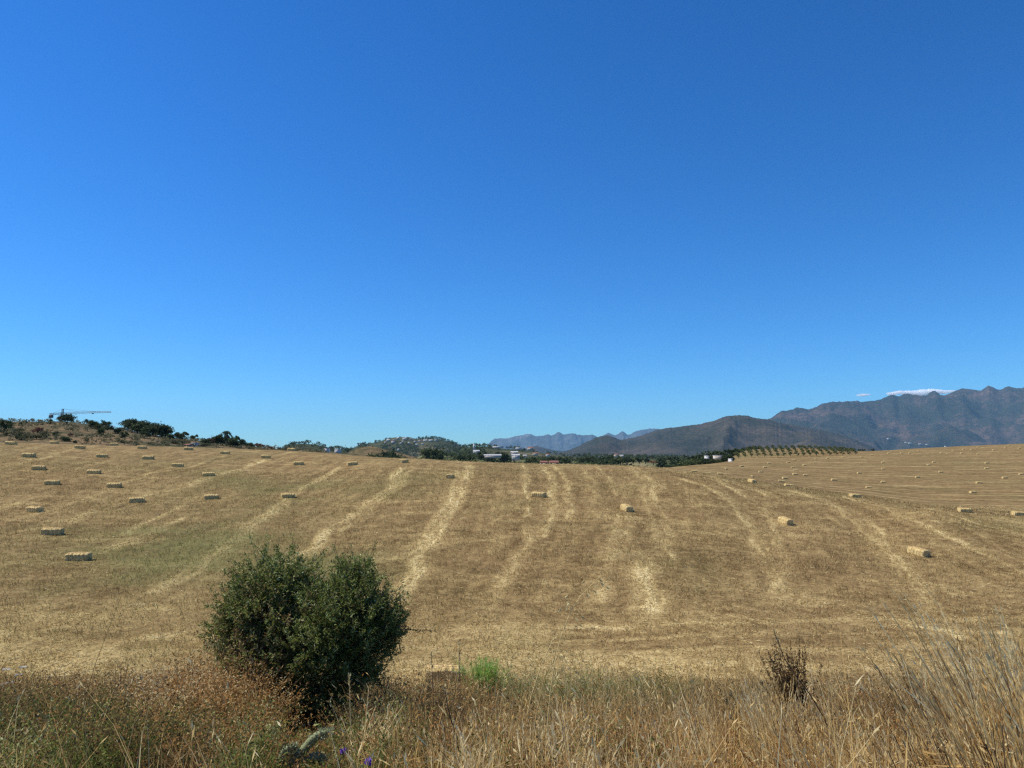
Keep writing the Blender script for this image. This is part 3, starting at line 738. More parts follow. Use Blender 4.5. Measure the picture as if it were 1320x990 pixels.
wood('wood', scatter(gz, 640, 960, 1500, 3200, 700, 200), 9, tints=(.2, .6))
wood('brushwood', scatter(z_scrub, -60, 420, 122, 235, 1000, 14), 1.15, mat=L_PALE, tints=(.2, .8))
wood('brushwood', scatter(z_brown, 440, 560, 330, 420, 130, 16), 1.8, mat=L_PALE, tints=(.2, .7))
wood('wood', scatter(gz, 1130, 1330, 3000, 5200, 260, 300), 14, tints=(.2, .6))

# orchard rows climbing away at the right of the tree belt
def orchard():
    a = Acc()
    for k in range(4): crown_faces(a, (random.uniform(-.2, .2), random.uniform(-.2, .2), random.uniform(.4, .7)), .34, 110, .11, random.uniform(.4, .7), .9)
    cm = a.mesh('crown', [L_MIDG])
    V, F = tube([(0, 0, -.1), (.02, 0, .3), (0, .02, .6)], [.05, .04, .02], 5)
    tm = mesh_np('trunk', V, F, M_BARK)
    for r in range(19):
        for k in range(6):
            t = k/5; Y = 246 + 52*t
            px = 952 + r*8.4 - 6*t - (4*t if r > 10 else 0)
            x, y, z = on_ground(px, Y, 0)
            if y > crest_y(x/y) + 15: continue
            e = bpy.data.objects.new('orchard_tree', None); COL.objects.link(e)
            e.location = (x, y, z); e.rotation_euler = (0, 0, random.uniform(0, 6)); e.scale = (random.uniform(1.35, 1.85),)*3
            tag(e, f'small orchard tree, {ORD[k]} uphill in the {ORD[r]} row from the left', 'tree', 'orchard trees in rows beyond the field')
            link('crown', cm, e); link('trunk', tm, e)
orchard()

# ------------------------------------------------------------------ houses
M_WALLW = flat('white_render', (0.56, 0.54, 0.50), .9, .6, .06)
M_WALLC = flat('cream_render', (0.55, 0.47, 0.38), .9, .6, .08)
M_ROOFR = flat('red_tiles', (0.22, 0.10, 0.065), .9, 3.0, .3)
M_ROOFG = flat('pale_sheet_roof', (0.46, 0.45, 0.43), .6, .5, .06)
M_GLASS = flat('window_glass', (0.04, 0.05, 0.06), .2)
def house(name, P, w, d, h, wall, roof, label, cat='house', rz=0.0, flatroof=False, nw=3, group=None, storeys=1):
    e = bpy.data.objects.new(name, None); COL.objects.link(e); e.location = P; e.rotation_euler = (0, 0, rz)
    tag(e, label, cat, group)
    V, F = box(0, 0, h/2 - .6, w, d, h + 1.2); link('wall', mesh_np('wall', V, F, wall), e)
    if flatroof:
        V1, F1 = box(0, 0, h + .12 + .003, w*1.04, d*1.06, .24); V, F = V1, F1
    else:
        rh = min(w, d)*.22; ww, dd = w*.54, d*.58
        V = np.array([[-ww, -dd, h], [ww, -dd, h], [ww, dd, h], [-ww, dd, h], [-ww, 0, h+rh], [ww, 0, h+rh], [-ww, -dd, h-.18], [ww, -dd, h-.18], [ww, dd, h-.18], [-ww, dd, h-.18]])
        F = np.array([[0, 1, 5, 4], [2, 3, 4, 5], [0, 4, 3, 3], [1, 2, 5, 5], [6, 7, 1, 0], [7, 8, 2, 1], [8, 9, 3, 2], [9, 6, 0, 3]])
        me = bpy.data.meshes.new('roof'); me.from_pydata(V.tolist(), [], [list(dict.fromkeys(f)) for f in F.tolist()]); me.materials.append(roof)
        link('roof', me, e); V = None
    if V is not None: link('roof', mesh_np('roof', V, F, roof), e)
    for s in range(storeys):
        for k in range(nw):
            V, F = box((k+.5)/nw*w - w/2, -d/2 - .02, h*(s+.5)/storeys, w/nw*.3, .08, h/storeys*.42)
            link('window', mesh_np('window', V, F, M_GLASS), e)
def place_house(px, py, Y, wpx, hpx, zf, **k):
    x, _, z = at(px, py, Y); x = float(x); z = float(z)
    zb = min(z, float(zf(x, Y)) + 3) if k.pop('ground', False) else z
    w = wpx/960*Y; h = hpx/960*Y
    return dict(P=(x, Y, zb), w=w, h=h, **k)
def H(px, py, Y, wpx, hpx, label, wall=M_WALLW, roof=M_ROOFR, flatroof=False, cat='house', name='house', nw=3, dep=.7, rz=0., storeys=1, group=None):
    """py is the row of the wall foot; the plinth runs on down into the slope"""
    x, _, z = at(px, py, Y); w = wpx/960*Y; h = hpx/960*Y
    house(name, (float(x), float(Y), float(z)), w, max(w*dep, 3), h, wall, roof, label, cat, rz, flatroof, nw, group, storeys)
H(421.7,581,260,5,2.2,'small white flat building left of the leafy tree at the field crest',flatroof=True,roof=M_ROOFG)
H(435.5,581.5,262,6,2,'small white flat building right of the leafy tree at the field crest',flatroof=True,roof=M_ROOFG)
xs = on(s_scrub, 244, 575); H(244,575,xs[1]-2,7,1.4,'low red tiled shed roof at the foot of the scrub hill',wall=M_WALLC,name='shed',cat='shed')
xs = on(s_scrub, 253, 573.5); H(253,573.5,xs[1]-2,6,1.2,'low pale shed beside the red roofed shed on the scrub hill',flatroof=True,roof=M_ROOFG,name='shed',cat='shed')
town = [(500.5,569,4,2.5),(506.5,572,4.5,3),(513,566,3,2),(517,572.5,3,2),(521,567,4,2),(524,565,3.5,1.6),(508,568,3,1.6),(535,570,3,1.6),(530,567,3,1.4),(537,574,3,1.6),(513.5,581,2.2,2.2),(545,573,3,1.4),(497,571,3,1.5),(541,569,4.5,1.2),(548,568.7,5,1.3),(555,568.6,4.5,1.3),(562,568,4,1.2),(527,571.5,2.4,1.3),(519,569.8,2.4,1.3)]
for i, (px, py, w, h) in enumerate(sorted(town)):
    x, y, z = s_town(px, py); H(px, py, y-6, w, h, f'pale far house on the town hill, {ORD[i]} from the left there', roof=random.choice([M_ROOFG, M_ROOFG, M_ROOFR]), flatroof=(i % 3 == 0), group='houses on the town hill', nw=2)
H(611.2,580,900,2.4,7.5,'slim white tower with a small cap left of the village',flatroof=True,roof=M_ROOFG,name='tower',cat='tower',dep=1,nw=1,storeys=4)
H(614,583.5,880,8,2.2,'long pale house below the white tower',roof=M_ROOFG)
H(635,588.0,430,21,1.0,'long low shed with a pale sheet roof below the village trees',wall=M_WALLC,roof=M_ROOFG,name='shed',cat='shed',nw=6,dep=.25,rz=R(3))
H(642,576.8,980,14,1.6,'row of white terraced houses on the village ridge',flatroof=True,roof=M_ROOFG,nw=7,dep=.2)
H(668.5,578.8,960,8,1.8,'small white house on the ridge right of the terrace',flatroof=True,roof=M_ROOFG,nw=4)
H(683.5,580,930,7,3,'pinkish two storey house at the right end of the village ridge',wall=M_WALLC,roof=M_ROOFR,storeys=2)
H(664.7,590.5,380,10,3.6,'white two storey farmhouse with a pale roof in the valley',roof=M_ROOFG,storeys=2)
H(676,588.5,700,6,1.4,'small pale house right of the white farmhouse',wall=M_WALLC,roof=M_ROOFG)
H(663,584.5,800,9,1.6,'cream house with pale roof above the white farmhouse',wall=M_WALLC,roof=M_ROOFG)
H(690,586,800,7,1.8,'cream house in trees below the pinkish house',wall=M_WALLC,roof=M_ROOFR)
H(706,587.8,780,5,2.2,'white house in trees right of the village ridge')
H(701,597.5,170,9,1.6,'red tiled roof just showing over the field crest, left one of two',wall=M_WALLC,roof=M_ROOFR,dep=.6)
H(714,597.8,172,11,1.7,'red tiled roof just showing over the field crest, right one of two',wall=M_WALLC,roof=M_ROOFR,dep=.6)
H(794,588,600,4.4,2.2,'small cream house in the trees far right of the red roofs',wall=M_WALLC)
H(801,589,610,4.4,1.8,'small cream house with pale roof beside another in the trees',wall=M_WALLC,roof=M_ROOFG)
H(925,588.6,262,9,.9,'long white house with a pale roof among the dark trees by the orchard',wall=M_WALLC,flatroof=True,roof=M_ROOFG,dep=.4)
H(911,589.0,258,3.6,.8,'small white outbuilding left of the long white house',flatroof=True,roof=M_ROOFG)
H(941.6,594.3,222,2.2,2.2,'small white pump house at the left edge of the orchard',flatroof=True,roof=M_ROOFG,name='pump_house',nw=1,dep=1)
for i, (px, py, w, h) in enumerate([(1145,566.5,2.6,1.6),(1168,571,3,1.2),(1173,572,4,1.3),(1186,573,3,1.2),(1195,573.5,3,1),(1219,576.7,2.6,1.8)]):
    x, y, z = s_big(px, py); H(px, py, y-20, w, h, f'white farm far off at the mountain foot, {ORD[i]} from the left', flatroof=True, roof=M_ROOFG, group='farms at the foot of the mountain', nw=2)

# ------------------------------------------------------------------ tower crane
def crane():
    Y = 620.0
    X0, _, Z0 = at(80.5, 535, Y); s = Y/960
    X0 = float(X0); Z0 = float(Z0)
    e = bpy.data.objects.new('tower_crane', None); COL.objects.link(e); e.location = (X0, Y, Z0)
    e.rotation_euler = (0, 0, R(14))
    tag(e, 'slender tower crane with a long jib standing behind the hilltop pine', 'crane')
    m_red = flat('crane_paint', (0.30, 0.20, 0.16), .6); m_dk = flat('crane_dark', (0.10, 0.09, 0.10), .7)
    def lat(p, q, w, n, th):
        p = np.array(p, float); q = np.array(q, float); d = unit(q-p)
        up = np.array([0, 0, 1.]) if abs(d[2]) < .8 else np.array([0, 1., 0]); sd = unit(np.cross(d, up)); up = np.cross(sd, d)
        a = Acc(); cs = [sd*w/2, -sd*w/2, up*w*.9]
        for c in cs:
            V, F = bar(p+c, q+c, th); a.add(V, F, np.zeros(len(V)))
        for i in range(n):
            A = p+(q-p)*i/n; B = p+(q-p)*(i+1)/n
            for j in range(3):
                V, F = bar(A+cs[j], B+cs[(j+1) % 3], th*.6); a.add(V, F, np.zeros(len(V)))
        return a
    L = 57*s; Lc = 15*s
    link('mast', lat((0, 0, -30), (0, 0, 0), 1.6, 18, .22).mesh('mast', [m_dk]), e)
    link('jib', lat((0, 0, 1.2), (L, 0, 2.6), 1.3, 30, .17).mesh('jib', [m_red]), e)
    link('counter_jib', lat((0, 0, .9), (-Lc, 0, .0), 1.3, 8, .22).mesh('counter_jib', [m_dk]), e)
    link('tower_head', lat((0, 0, 0), (0, 0, 5.2), 1.3, 5, .3).mesh('tower_head', [m_dk]), e)
    V, F = box(-Lc+1.3, 0, -1.3, 3.0, 1.6, 2.4); link('counterweight', mesh_np('counterweight', V, F, m_dk), e)
    V, F = box(1.4, -1.1, -.6, 1.5, 1.4, 2.0); link('cab', mesh_np('cab', V, F, m_dk), e)
    V, F = box(L*.62, 0, 1.5, 1.4, .9, .6); link('trolley', mesh_np('trolley', V, F, m_dk), e)
    for q in ((L*.75, 0, 3.2), (L*.33, 0, 2.8), (-Lc+.6, 0, .6)):
        V, F = bar((0, 0, 5.2), q, .07); link('tie_rod', mesh_np('tie_rod', V, F, m_dk), e)
crane()

# ------------------------------------------------------------------ clouds above the mountain, beyond the haze
cm = bpy.data.materials.new('cloud_vapour'); cm.use_nodes = True
cn = cm.node_tree; cn.nodes.clear()
co = cn.nodes.new('ShaderNodeOutputMaterial'); cv = cn.nodes.new('ShaderNodeVolumePrincipled')
cv.inputs['Color'].default_value = (1, 1, 1, 1); cv.inputs['Density'].default_value = 0.02; cv.inputs['Anisotropy'].default_value = 0.0
cn.links.new(cv.outputs[0], co.inputs['Volume'])
def ico(sub=3):
    import bmesh
    bm = bmesh.new(); bmesh.ops.create_icosphere(bm, subdivisions=sub, radius=1)
    V = np.array([v.co[:] for v in bm.verts]); F = np.array([[v.index for v in f.verts] for f in bm.faces]); bm.free()
    return V, F
IV, IF = ico(3)
def cloud(items, label):
    Vs, Fs, n = [], [], 0
    for px, py, rx, rz in items:
        Y = 17500 + random.uniform(-50, 50)
        x, y, z = at(px, py, Y)
        s = Y/960
        w = IV * np.array([rx*s, rx*s*.6, rz*s])
        bump = 1 + .25*(fbm(IV[:, 0]*3+px, IV[:, 2]*3+IV[:, 1]*2, 5, 3)[:, None]-.5)
        Vs.append(w*bump + np.array([x, y, z], float)); Fs.append(IF + n); n += len(IV)
    # one closed skin round the puffs
    me = mesh_np('cloud', np.concatenate(Vs), np.concatenate(Fs), cm)
    o = link('cloud', me)
    rm = o.modifiers.new('remesh', 'REMESH'); rm.mode = 'VOXEL'; rm.voxel_size = 14.0
    tag(o, label, 'cloud')
cloud([(1150,507.5,8,2.2),(1160,506,9,2.6),(1170,506.5,9,3.2),(1180,507,9,4.0),(1190,506.5,10,5.0),(1200,505.5,10,4.6),(1208,504.8,9,3.2),(1216,505.5,8,2.6),(1224,504.5,7,1.8),(1230,504,5,1.0)], 'long low white cloud lying behind the mountain ridge')
cloud([(1107,509.8,4,1.2),(1112,509.3,6,2.0),(1118,508.6,5,1.2)], 'tiny separate white cloud left of the long one')

# ------------------------------------------------------------------ straw bales
def bale_material():
    m, nt, b = new_mat('straw_bale')
    g = nt.nodes.new('ShaderNodeTexCoord').outputs['Object']
    a = noise(nt, 9, 5, .8, g, ((0, 0, 0), (1, 6, 6))); c = noise(nt, 5, 3, .7, g, ((0, 0, 0), (5, 1, 1)))
    v = mathn(nt, 'ADD', mathn(nt, 'MULTIPLY', a.outputs[0], .6), mathn(nt, 'MULTIPLY', c.outputs[0], .4))
    r = ramp_node(nt, [(.34, (.11, .058, .015)), (.43, (.33, .20, .062)), (.52, (.68, .51, .22)), (.64, (.93, .80, .48))])
    nt.links.new(v, r.inputs[0]); nt.links.new(r.outputs[0], b.inputs['Base Color'])
    b.inputs['Roughness'].default_value = .9; b.inputs['Specular IOR Level'].default_value = .05
    bp = nt.nodes.new('ShaderNodeBump'); bp.inputs['Strength'].default_value = .8; bp.inputs['Distance'].default_value = .03
    nt.links.new(v, bp.inputs['Height']); nt.links.new(bp.outputs[0], b.inputs['Normal'])
    return m
M_BALE = bale_material()
M_TWINE = flat('twine', (0.40, 0.20, 0.08), .8)
BL, BW, BH = .92, .50, .36
def bale_mesh(seed, sag=0.0):
    nx, ny, nz = 26, 9, 8
    verts = {}; V = []; F = []
    def vid(i, j, k):
        key = (i, j, k)
        if key not in verts:
            verts[key] = len(V); V.append((i/nx-.5, j/ny-.5, k/nz))
        return verts[key]
    for i in range(nx):
        for j in range(ny):
            F.append((vid(i, j, 0), vid(i, j+1, 0), vid(i+1, j+1, 0), vid(i+1, j, 0))); F.append((vid(i, j, nz), vid(i+1, j, nz), vid(i+1, j+1, nz), vid(i, j+1, nz)))
        for k in range(nz):
            F.append((vid(i, 0, k), vid(i+1, 0, k), vid(i+1, 0, k+1), vid(i, 0, k+1))); F.append((vid(i, ny, k), vid(i, ny, k+1), vid(i+1, ny, k+1), vid(i+1, ny, k)))
    for j in range(ny):
        for k in range(nz):
            F.append((vid(0, j, k), vid(0, j, k+1), vid(0, j+1, k+1), vid(0, j+1, k))); F.append((vid(nx, j, k), vid(nx, j+1, k), vid(nx, j+1, k+1), vid(nx, j, k+1)))
    V = np.array(V); x, y, z = V.T
    # flakes: grooves across the length, corners rounded, strings pinching
    fl = .022*np.sin(x*2*math.pi*6 + seed) + .05*(vnoise(x*26+seed*9, y*4+z*3, seed)-.5)
    rnd = np.clip(np.abs(x)*2, 0, 1)**8 * .05
    ry = np.sign(y)*(np.abs(y)**1.0); edge = np.clip(np.abs(y)*2, 0, 1)**6 * np.clip(np.abs(z-.5)*2, 0, 1)**6
    pinch = sum(np.exp(-((y-s)/.09)**2) for s in (-.19, .19))
    X = x*BL*(1 - .04*edge) * (1 + .03*(vnoise(y*6+z*4, z*6+seed, seed+2)-.5)) - 0*pinch
    Yv = y*BW*(1 + fl*2 - rnd*1.2 - .10*edge) + .015*(vnoise(x*20, z*9+seed, seed+5)-.5)
    x = x + .03*(z-.5)*math.sin(seed*2.1)
    Z = z*BH*(1 + fl - rnd*1.3 - .16*edge + .10*(vnoise(x*3+seed, y*2, seed+8)-.5) + .05*math.sin(seed*1.7)*x) - .018*pinch*(z > .95) + .02*(vnoise(x*18+seed, y*12, seed+6)-.5)*(z > .5) - sag*(x*2)**2*z*.0
    Vb = np.stack([X, Yv, Z - .02], 1)
    return Vb, np.array(F)
def straws(seed, n=420):
    r = np.random.default_rng(seed)
    face = r.integers(0, 5, n)
    p = r.uniform(-.5, .5, (n, 3)); nrm = np.zeros((n, 3))
    for f, (ax, s) in enumerate([(0, -1), (0, 1), (1, -1), (1, 1), (2, 1)]):
        m = face == f; p[m, ax] = .5*s; nrm[m, ax] = s
    P = p*np.array([BL, BW, BH]) + np.array([0, 0, BH/2])
    D = unit(nrm*.55 + r.normal(size=(n, 3))*.6)
    V, F = leaf_quads(P - D*.02, D, r.uniform(.05, .13, n), .007)
    return V, F, np.repeat(r.uniform(.4, 1, n), 4)
def twine_mesh(y0):
    a = Acc()
    hx = BL/2*1.0
    pts = [(-hx, y0, .01), (-hx-.002, y0, BH*.5), (-hx*.97, y0, BH-.025), (-hx*.5, y0, BH-.012), (0, y0, BH-.014), (hx*.5, y0, BH-.012), (hx*.97, y0, BH-.025), (hx+.002, y0, BH*.5), (hx, y0, .01)]
    V, F = tube(pts, [.005]*len(pts), 5); a.add(V, F, np.zeros(len(V)))
    return a.mesh('twine', [M_TWINE])
BM = []
for s in range(7):
    a = Acc(); V, F = bale_mesh(s+1); a.add(V, F, np.full(len(V), .5), 0)
    V, F, t = straws(s+40); a.add(V, F, t, 1)
    BM.append(a.mesh('straw_bale', [M_BALE, L_STRAW]))
TW = [twine_mesh(-.095), twine_mesh(.095)]
# (px, py of the foot, turn in degrees, label)
NEAR = [
 (101,723,6,'largest bale on the left slope, long side facing us, left end pale'),
 (67.5,690,8,'straw bale just above the largest one on the left slope'),
 (44.7,660.5,-22,'straw bale near the left frame edge, showing its end and short of its row'),
 (176,648,32,'straw bale lying askew high behind the largest one, right end raised to view'),
 (272.5,643.5,22,'straw bale on green stubble straight above the left part of the bush'),
 (371,642,26,'stubby straw bale beside the long pale straw row above the bush'),
 (580.5,616.5,80,'blocky straw bale seen end on above the widest pale straw row'),
 (694.7,641,-28,'straw bale turned askew between two pale straw rows mid field'),
 (807.8,659,-76,'bright topped straw bale lying end on in the middle of the field'),
 (1012.5,676,-74,'round shouldered straw bale on the right with its left side sunlit'),
 (1184,716.5,-66,'large straw bale on the right slope, left flank golden, dark end to us'),
 (573,880,4,'nearest straw bale, half hidden in grass at the field edge'),
 (285,834,66,'straw bale peeping out from behind the left side of the bush'),
 (969.5,622,-80,'small straw bale on the crest where the dip begins'),
 (1243,660.5,2,'flat dark bale sunk behind the fold of ground on the right'),
 (1313,665,2,'flat dark bale cut by the right frame edge at the fold'),
 (1102,641,12,'straw bale at the fold with a dark streak of straw beside it'),
]
LEFT = [(14,573.5,5),(70,570.2,4),(103,578.5,20),(147,574,14),(183,578.5,20),(37,589.5,8),(131.5,589.7,16),(191,592.2,18),(50,606,12),(121,610.8,10),(67,625,20),(147,628.5,14),
        (243,580.6,20),(290,585.5,14),(342.7,591,8),(376,580,4),(229,602,24),(268.7,614,20),(385,599.6,22),(454,599.8,30),(520,596.5,60)]
FAR = [(895,608.5),(928,612),(935.5,605.5),(956,602),(969.5,615.5),(986,603),(980.7,609),(991.5,597.5),(1011.8,617.3),(1007.5,621.8),(1017,628.3),(1016,596.5),(1022,603.3),(1025.8,607.3),(1024.7,612.3),
       (1037,600.3),(1024,593.5),(1038.5,613.6),(1050.5,597),(1051,592.6),(1067,591.3),(1087,589.8),(1075,619.6),(1107.6,610.4),(1111,589.6),(1124,587.2),(1138,597),(1139,605),(1138.7,622.4),(1119.8,629.2),(1145.5,584.8),
       (1182.7,615.8),(1203.6,596.4),(1197,600),(1212.7,609.3),(1272,597.5),(1272,604.7),(1261,585.8),(1239.5,584.7),(1281,580.6),(1221,585.6),(1213.5,584.4),(1316,612),(1295,616.8),(1262,623.3),(1254,635.8),
       (1183.6,581.6),(1172.7,584.6),(1228,582),(1242,579.6),(1252.7,580.2),(1162,584.6),(1261,577),(1296,577.8),(1314,578.4),(1301,574.3)]
def add_bale(px, py, rz, label, group, scale=1.0, parts=True, y0=14.0):
    x, y, z = ground_at(px, py, y0)
    # lie on the slope
    e = .5; n = Vector((-(float(gz(x+e, y))-float(gz(x-e, y)))/(2*e), -(float(gz(x, y+e))-float(gz(x, y-e)))/(2*e), 1)).normalized()
    o = link('straw_bale', BM[random.randrange(7)])
    q = n.to_track_quat('Z', 'Y').to_matrix() @ Matrix.Rotation(0, 3, 'Z')
    xa = Vector((math.cos(R(rz)), math.sin(R(rz)), 0)); xa = (xa - n*xa.dot(n)).normalized(); ya = n.cross(xa)
    o.rotation_euler = Matrix((xa, ya, n)).transposed().to_euler()
    yy = y + .22
    o.location = (x*yy/y, yy, float(gz(x*yy/y, yy)) - .02)
    o.scale = (scale, scale*random.uniform(.92, 1.06), scale*random.uniform(.92, 1.08))
    tag(o, label, 'straw bale', group)
    if parts:
        for t in TW:
            c = bpy.data.objects.new('twine', t); COL.objects.link(c); c.parent = o
    return (x, y)
BALE_XY = []
G1 = 'straw bales lying on the stubble field'
for px, py, rz, lab in NEAR: BALE_XY.append(add_bale(px, py, rz, lab, G1, .82 if px in (1243, 1313, 1102, 969.5) else .94))
LEFT.sort(key=lambda t: t[0])
for i, (px, py, rz) in enumerate(LEFT): BALE_XY.append(add_bale(px, py, rz + random.uniform(-9, 12), f'small dark fronted straw bale high on the left slope, {ordw(i)} from left', G1, random.uniform(.97, 1.04)))
FAR.sort(key=lambda t: t[0])
for i, (px, py) in enumerate(FAR):
    BALE_XY.append(add_bale(px, py, random.choice([-15, -8, 0, 5, 10, 60]), f'tiny straw bale on the far slope across the dip, {ordw(i)} from left', 'straw bales on the far slope', random.uniform(.82, .96), False, 66.0))

# ------------------------------------------------------------------ stubble and loose straw
def field_litter():
    a = Acc()
    # standing stubble, thinning with distance
    N = 230000
    Y = 15.5 + (rng.uniform(0, 1, N)**1.7) * 48
    X = rng.uniform(-.74, .74, N) * (Y + 1.5)
    keep = fbm(X*1.3, Y*1.3, 21, 3) + rng.normal(0, .12, N) > .40
    X, Y = X[keep], Y[keep]; n = len(X)
    Z = gz(X, Y)
    B = np.stack([X, Y, Z - .01], 1)
    hgt = rng.uniform(.05, .13, n) * (1 + .25*(Y > 30))
    V, F = blade_strips(B, hgt, (.0075 + Y*.0002), rng.normal(0, .45, (n, 2)), 1, 1.0, .7)
    g = green_f(X, Y); sw = swath(X, Y)
    t = np.clip(.34 + .28*rng.normal(size=n)*.9 + .3*sw, 0, 1)
    isg = rng.uniform(0, 1, n) < .6*g
    Fg = F  # K = 1 -> one quad per blade
    a.add(V, F, rep_t(t, 4))
    a.M[-1] = np.where(isg, 1, 0)
    o = link('stubble', a.mesh('stubble', [L_STRAW, L_GREENW])); tag(o, kind='stuff')
    # loose straw lying in the rows
    a = Acc()
    N = 520000
    Y = 15.5 + (rng.uniform(0, 1, N)**1.35) * 62
    X = rng.uniform(-.74, .74, N) * (Y + 1.5)
    sw = swath(X, Y)
    keep = rng.uniform(0, 1, N) < .10 + .9*np.clip(sw, 0, 1)**1.2
    X, Y, sw = X[keep], Y[keep], sw[keep]; n = len(X)
    C = np.stack([X, Y, gz(X, Y) + rng.uniform(.01, .07, n)], 1)
    an = rng.uniform(0, 6.283, n)
    D = unit(np.stack([np.cos(an), np.sin(an), rng.normal(0, .22, n)], 1))
    V, F = leaf_quads(C, D, rng.uniform(.10, .32, n), .006 + Y*.00035)
    a.add(V, F, rep_t(np.clip(.62 + .22*rng.normal(size=n), 0, 1), 4))
    o = link('loose_straw', a.mesh('loose_straw', [L_STRAW])); tag(o, kind='stuff')
field_litter()

# ------------------------------------------------------------------ vegetation on the bank
def sample_bank(n, px0, px1, y0, y1, pw=1.0):
    Y = y0 + (rng.uniform(0, 1, n)**pw)*(y1-y0)
    px = rng.uniform(px0, px1, n)
    X = (px-660)/FPX*Y
    return X, Y, px
def thin(X, Y):
    px = X/Y*FPX + 660
    a = np.exp(-((px-575)/50)**4) * (Y > 12.0)          # in front of the nearest bale
    b = np.exp(-((px-405)/55)**4) * (Y < 9.8) * (Y > 4)   # below the olive
    return 1 - .72*a - .68*b
def patch(X, Y, s, seed): return fbm(X/s, Y/s, seed, 3)

def dry_grass():
    # short to knee-high dry grass over the whole bank
    a = Acc()
    X, Y, px = sample_bank(80000, -160, 1480, 3.2, 17.6)
    dens = .25 + .75*np.clip((px-420)/350, 0, 1)
    k = (patch(X, Y, .8, 3) + rng.normal(0, .07, len(X)) > .46) & (rng.uniform(0, 1, len(X)) < dens)
    X, Y, px = X[k], Y[k], px[k]; n = len(X)
    edge = np.clip((17.8-Y)/3, .35, 1)*thin(X, Y)
    H_ = rng.gamma(6, .062, n)*edge*(.35+1.35*patch(X, Y, .7, 14))
    B = np.stack([X, Y, gz(X, Y)-.02], 1)
    lean = rng.normal(0, .30, (n, 2)) + np.array([-.12, 0])
    V, F = blade_strips(B, H_, rng.uniform(.004, .009, n), lean, 3, 1.8, .25)
    t = np.clip(.48 + .2*(patch(X, Y, 1.1, 15)-.5)*3 + .2*rng.normal(size=n), 0, 1)
    a.add(V, F, rep_t(t, 8))
    # seed heads: short wider tips
    idx = rng.random(n) < .35
    tip = B[idx] + np.concatenate([lean[idx]*H_[idx][:, None], H_[idx][:, None]], 1)
    D = unit(np.concatenate([lean[idx]*1.6 + rng.normal(0, .2, (idx.sum(), 2)), np.ones((idx.sum(), 1))*.7], 1))
    V, F = leaf_quads(tip - D*.03, D, rng.uniform(.04, .09, idx.sum()), .011)
    a.add(V, F, rep_t(np.clip(t[idx]+.15, 0, 1), 4))
    o = link('dry_grass', a.mesh('dry_grass', [L_TALL])); tag(o, kind='stuff')
dry_grass()

def tall_grass():
    # shoulder-high leaning stalks with feathery heads, thickest at the right
    a = Acc()
    specs = [(1190, 1440, 3.2, 6.0, 1100, .90, -.20), (980, 1330, 4.2, 9, 1100, .60, -.20), (880, 1330, 9, 14, 700, .55, -.15), (520, 1000, 4.5, 9, 900, .50, -.05), (1270, 1480, 3.0, 5.0, 800, 1.10, -.22), (975, 1050, 5, 7, 240, .72, -.15)]
    for p0, p1, y0, y1, n, hh, ln in specs:
        # stalks stand in tufts
        m = n//14
        X0, Y0, _ = sample_bank(m, p0, p1, y0, y1)
        who = rng.integers(0, m, n)
        X = X0[who] + rng.normal(0, .07, n); Y = Y0[who] + rng.normal(0, .07, n)
        tl = rng.normal(0, .12, (m, 2)) + np.array([ln, 0])
        H_ = hh*rng.uniform(.72, 1.12, m)[who]*rng.uniform(.75, 1.1, n)*thin(X, Y)
        B = np.stack([X, Y, gz(X, Y)-.02], 1); lean = tl[who] + rng.normal(0, .10, (n, 2))
        V, F = blade_strips(B, H_, rng.uniform(.004, .009, n), lean, 5, 1.4, .45)
        t = np.clip(rng.uniform(.2, .8, m)[who] + rng.normal(0, .14, n), 0, 1)
        a.add(V, F, rep_t(t, 12))
        a.M[-1] = np.tile((rng.random(m) < .22)[who].astype(int), 5)
        # narrow seed plumes
        for q in range(7):
            f = 1 - q*.035
            tip = B + np.concatenate([lean*H_[:, None]*f**1.4, H_[:, None]*f], 1)
            D = unit(np.concatenate([lean*1.4 + rng.normal(0, .20, (n, 2)), np.ones((n, 1))], 1))
            V, F = leaf_quads(tip, D, rng.uniform(.03, .06, n), .007)
            a.add(V, F, rep_t(np.clip(t+.12, 0, 1), 4))
        # dry leaves off the stalks
        for q in range(3):
            f = rng.uniform(.15, .7, n)[:, None]
            C = B + np.concatenate([lean*H_[:, None]*f**1.4, H_[:, None]*f], 1)
            D = unit(np.concatenate([rng.normal(0, .7, (n, 2)), rng.normal(.5, .5, (n, 1))], 1))
            V, F = leaf_quads(C, D, rng.uniform(.08, .26, n), rng.uniform(.006, .014, n))
            a.add(V, F, rep_t(np.clip(t+.1+rng.normal(0, .2, n), 0, 1), 4))
    o = link('tall_dry_grass', a.mesh('tall_dry_grass', [L_TALL, M_DKSTEM])); tag(o, kind='stuff')
tall_grass()

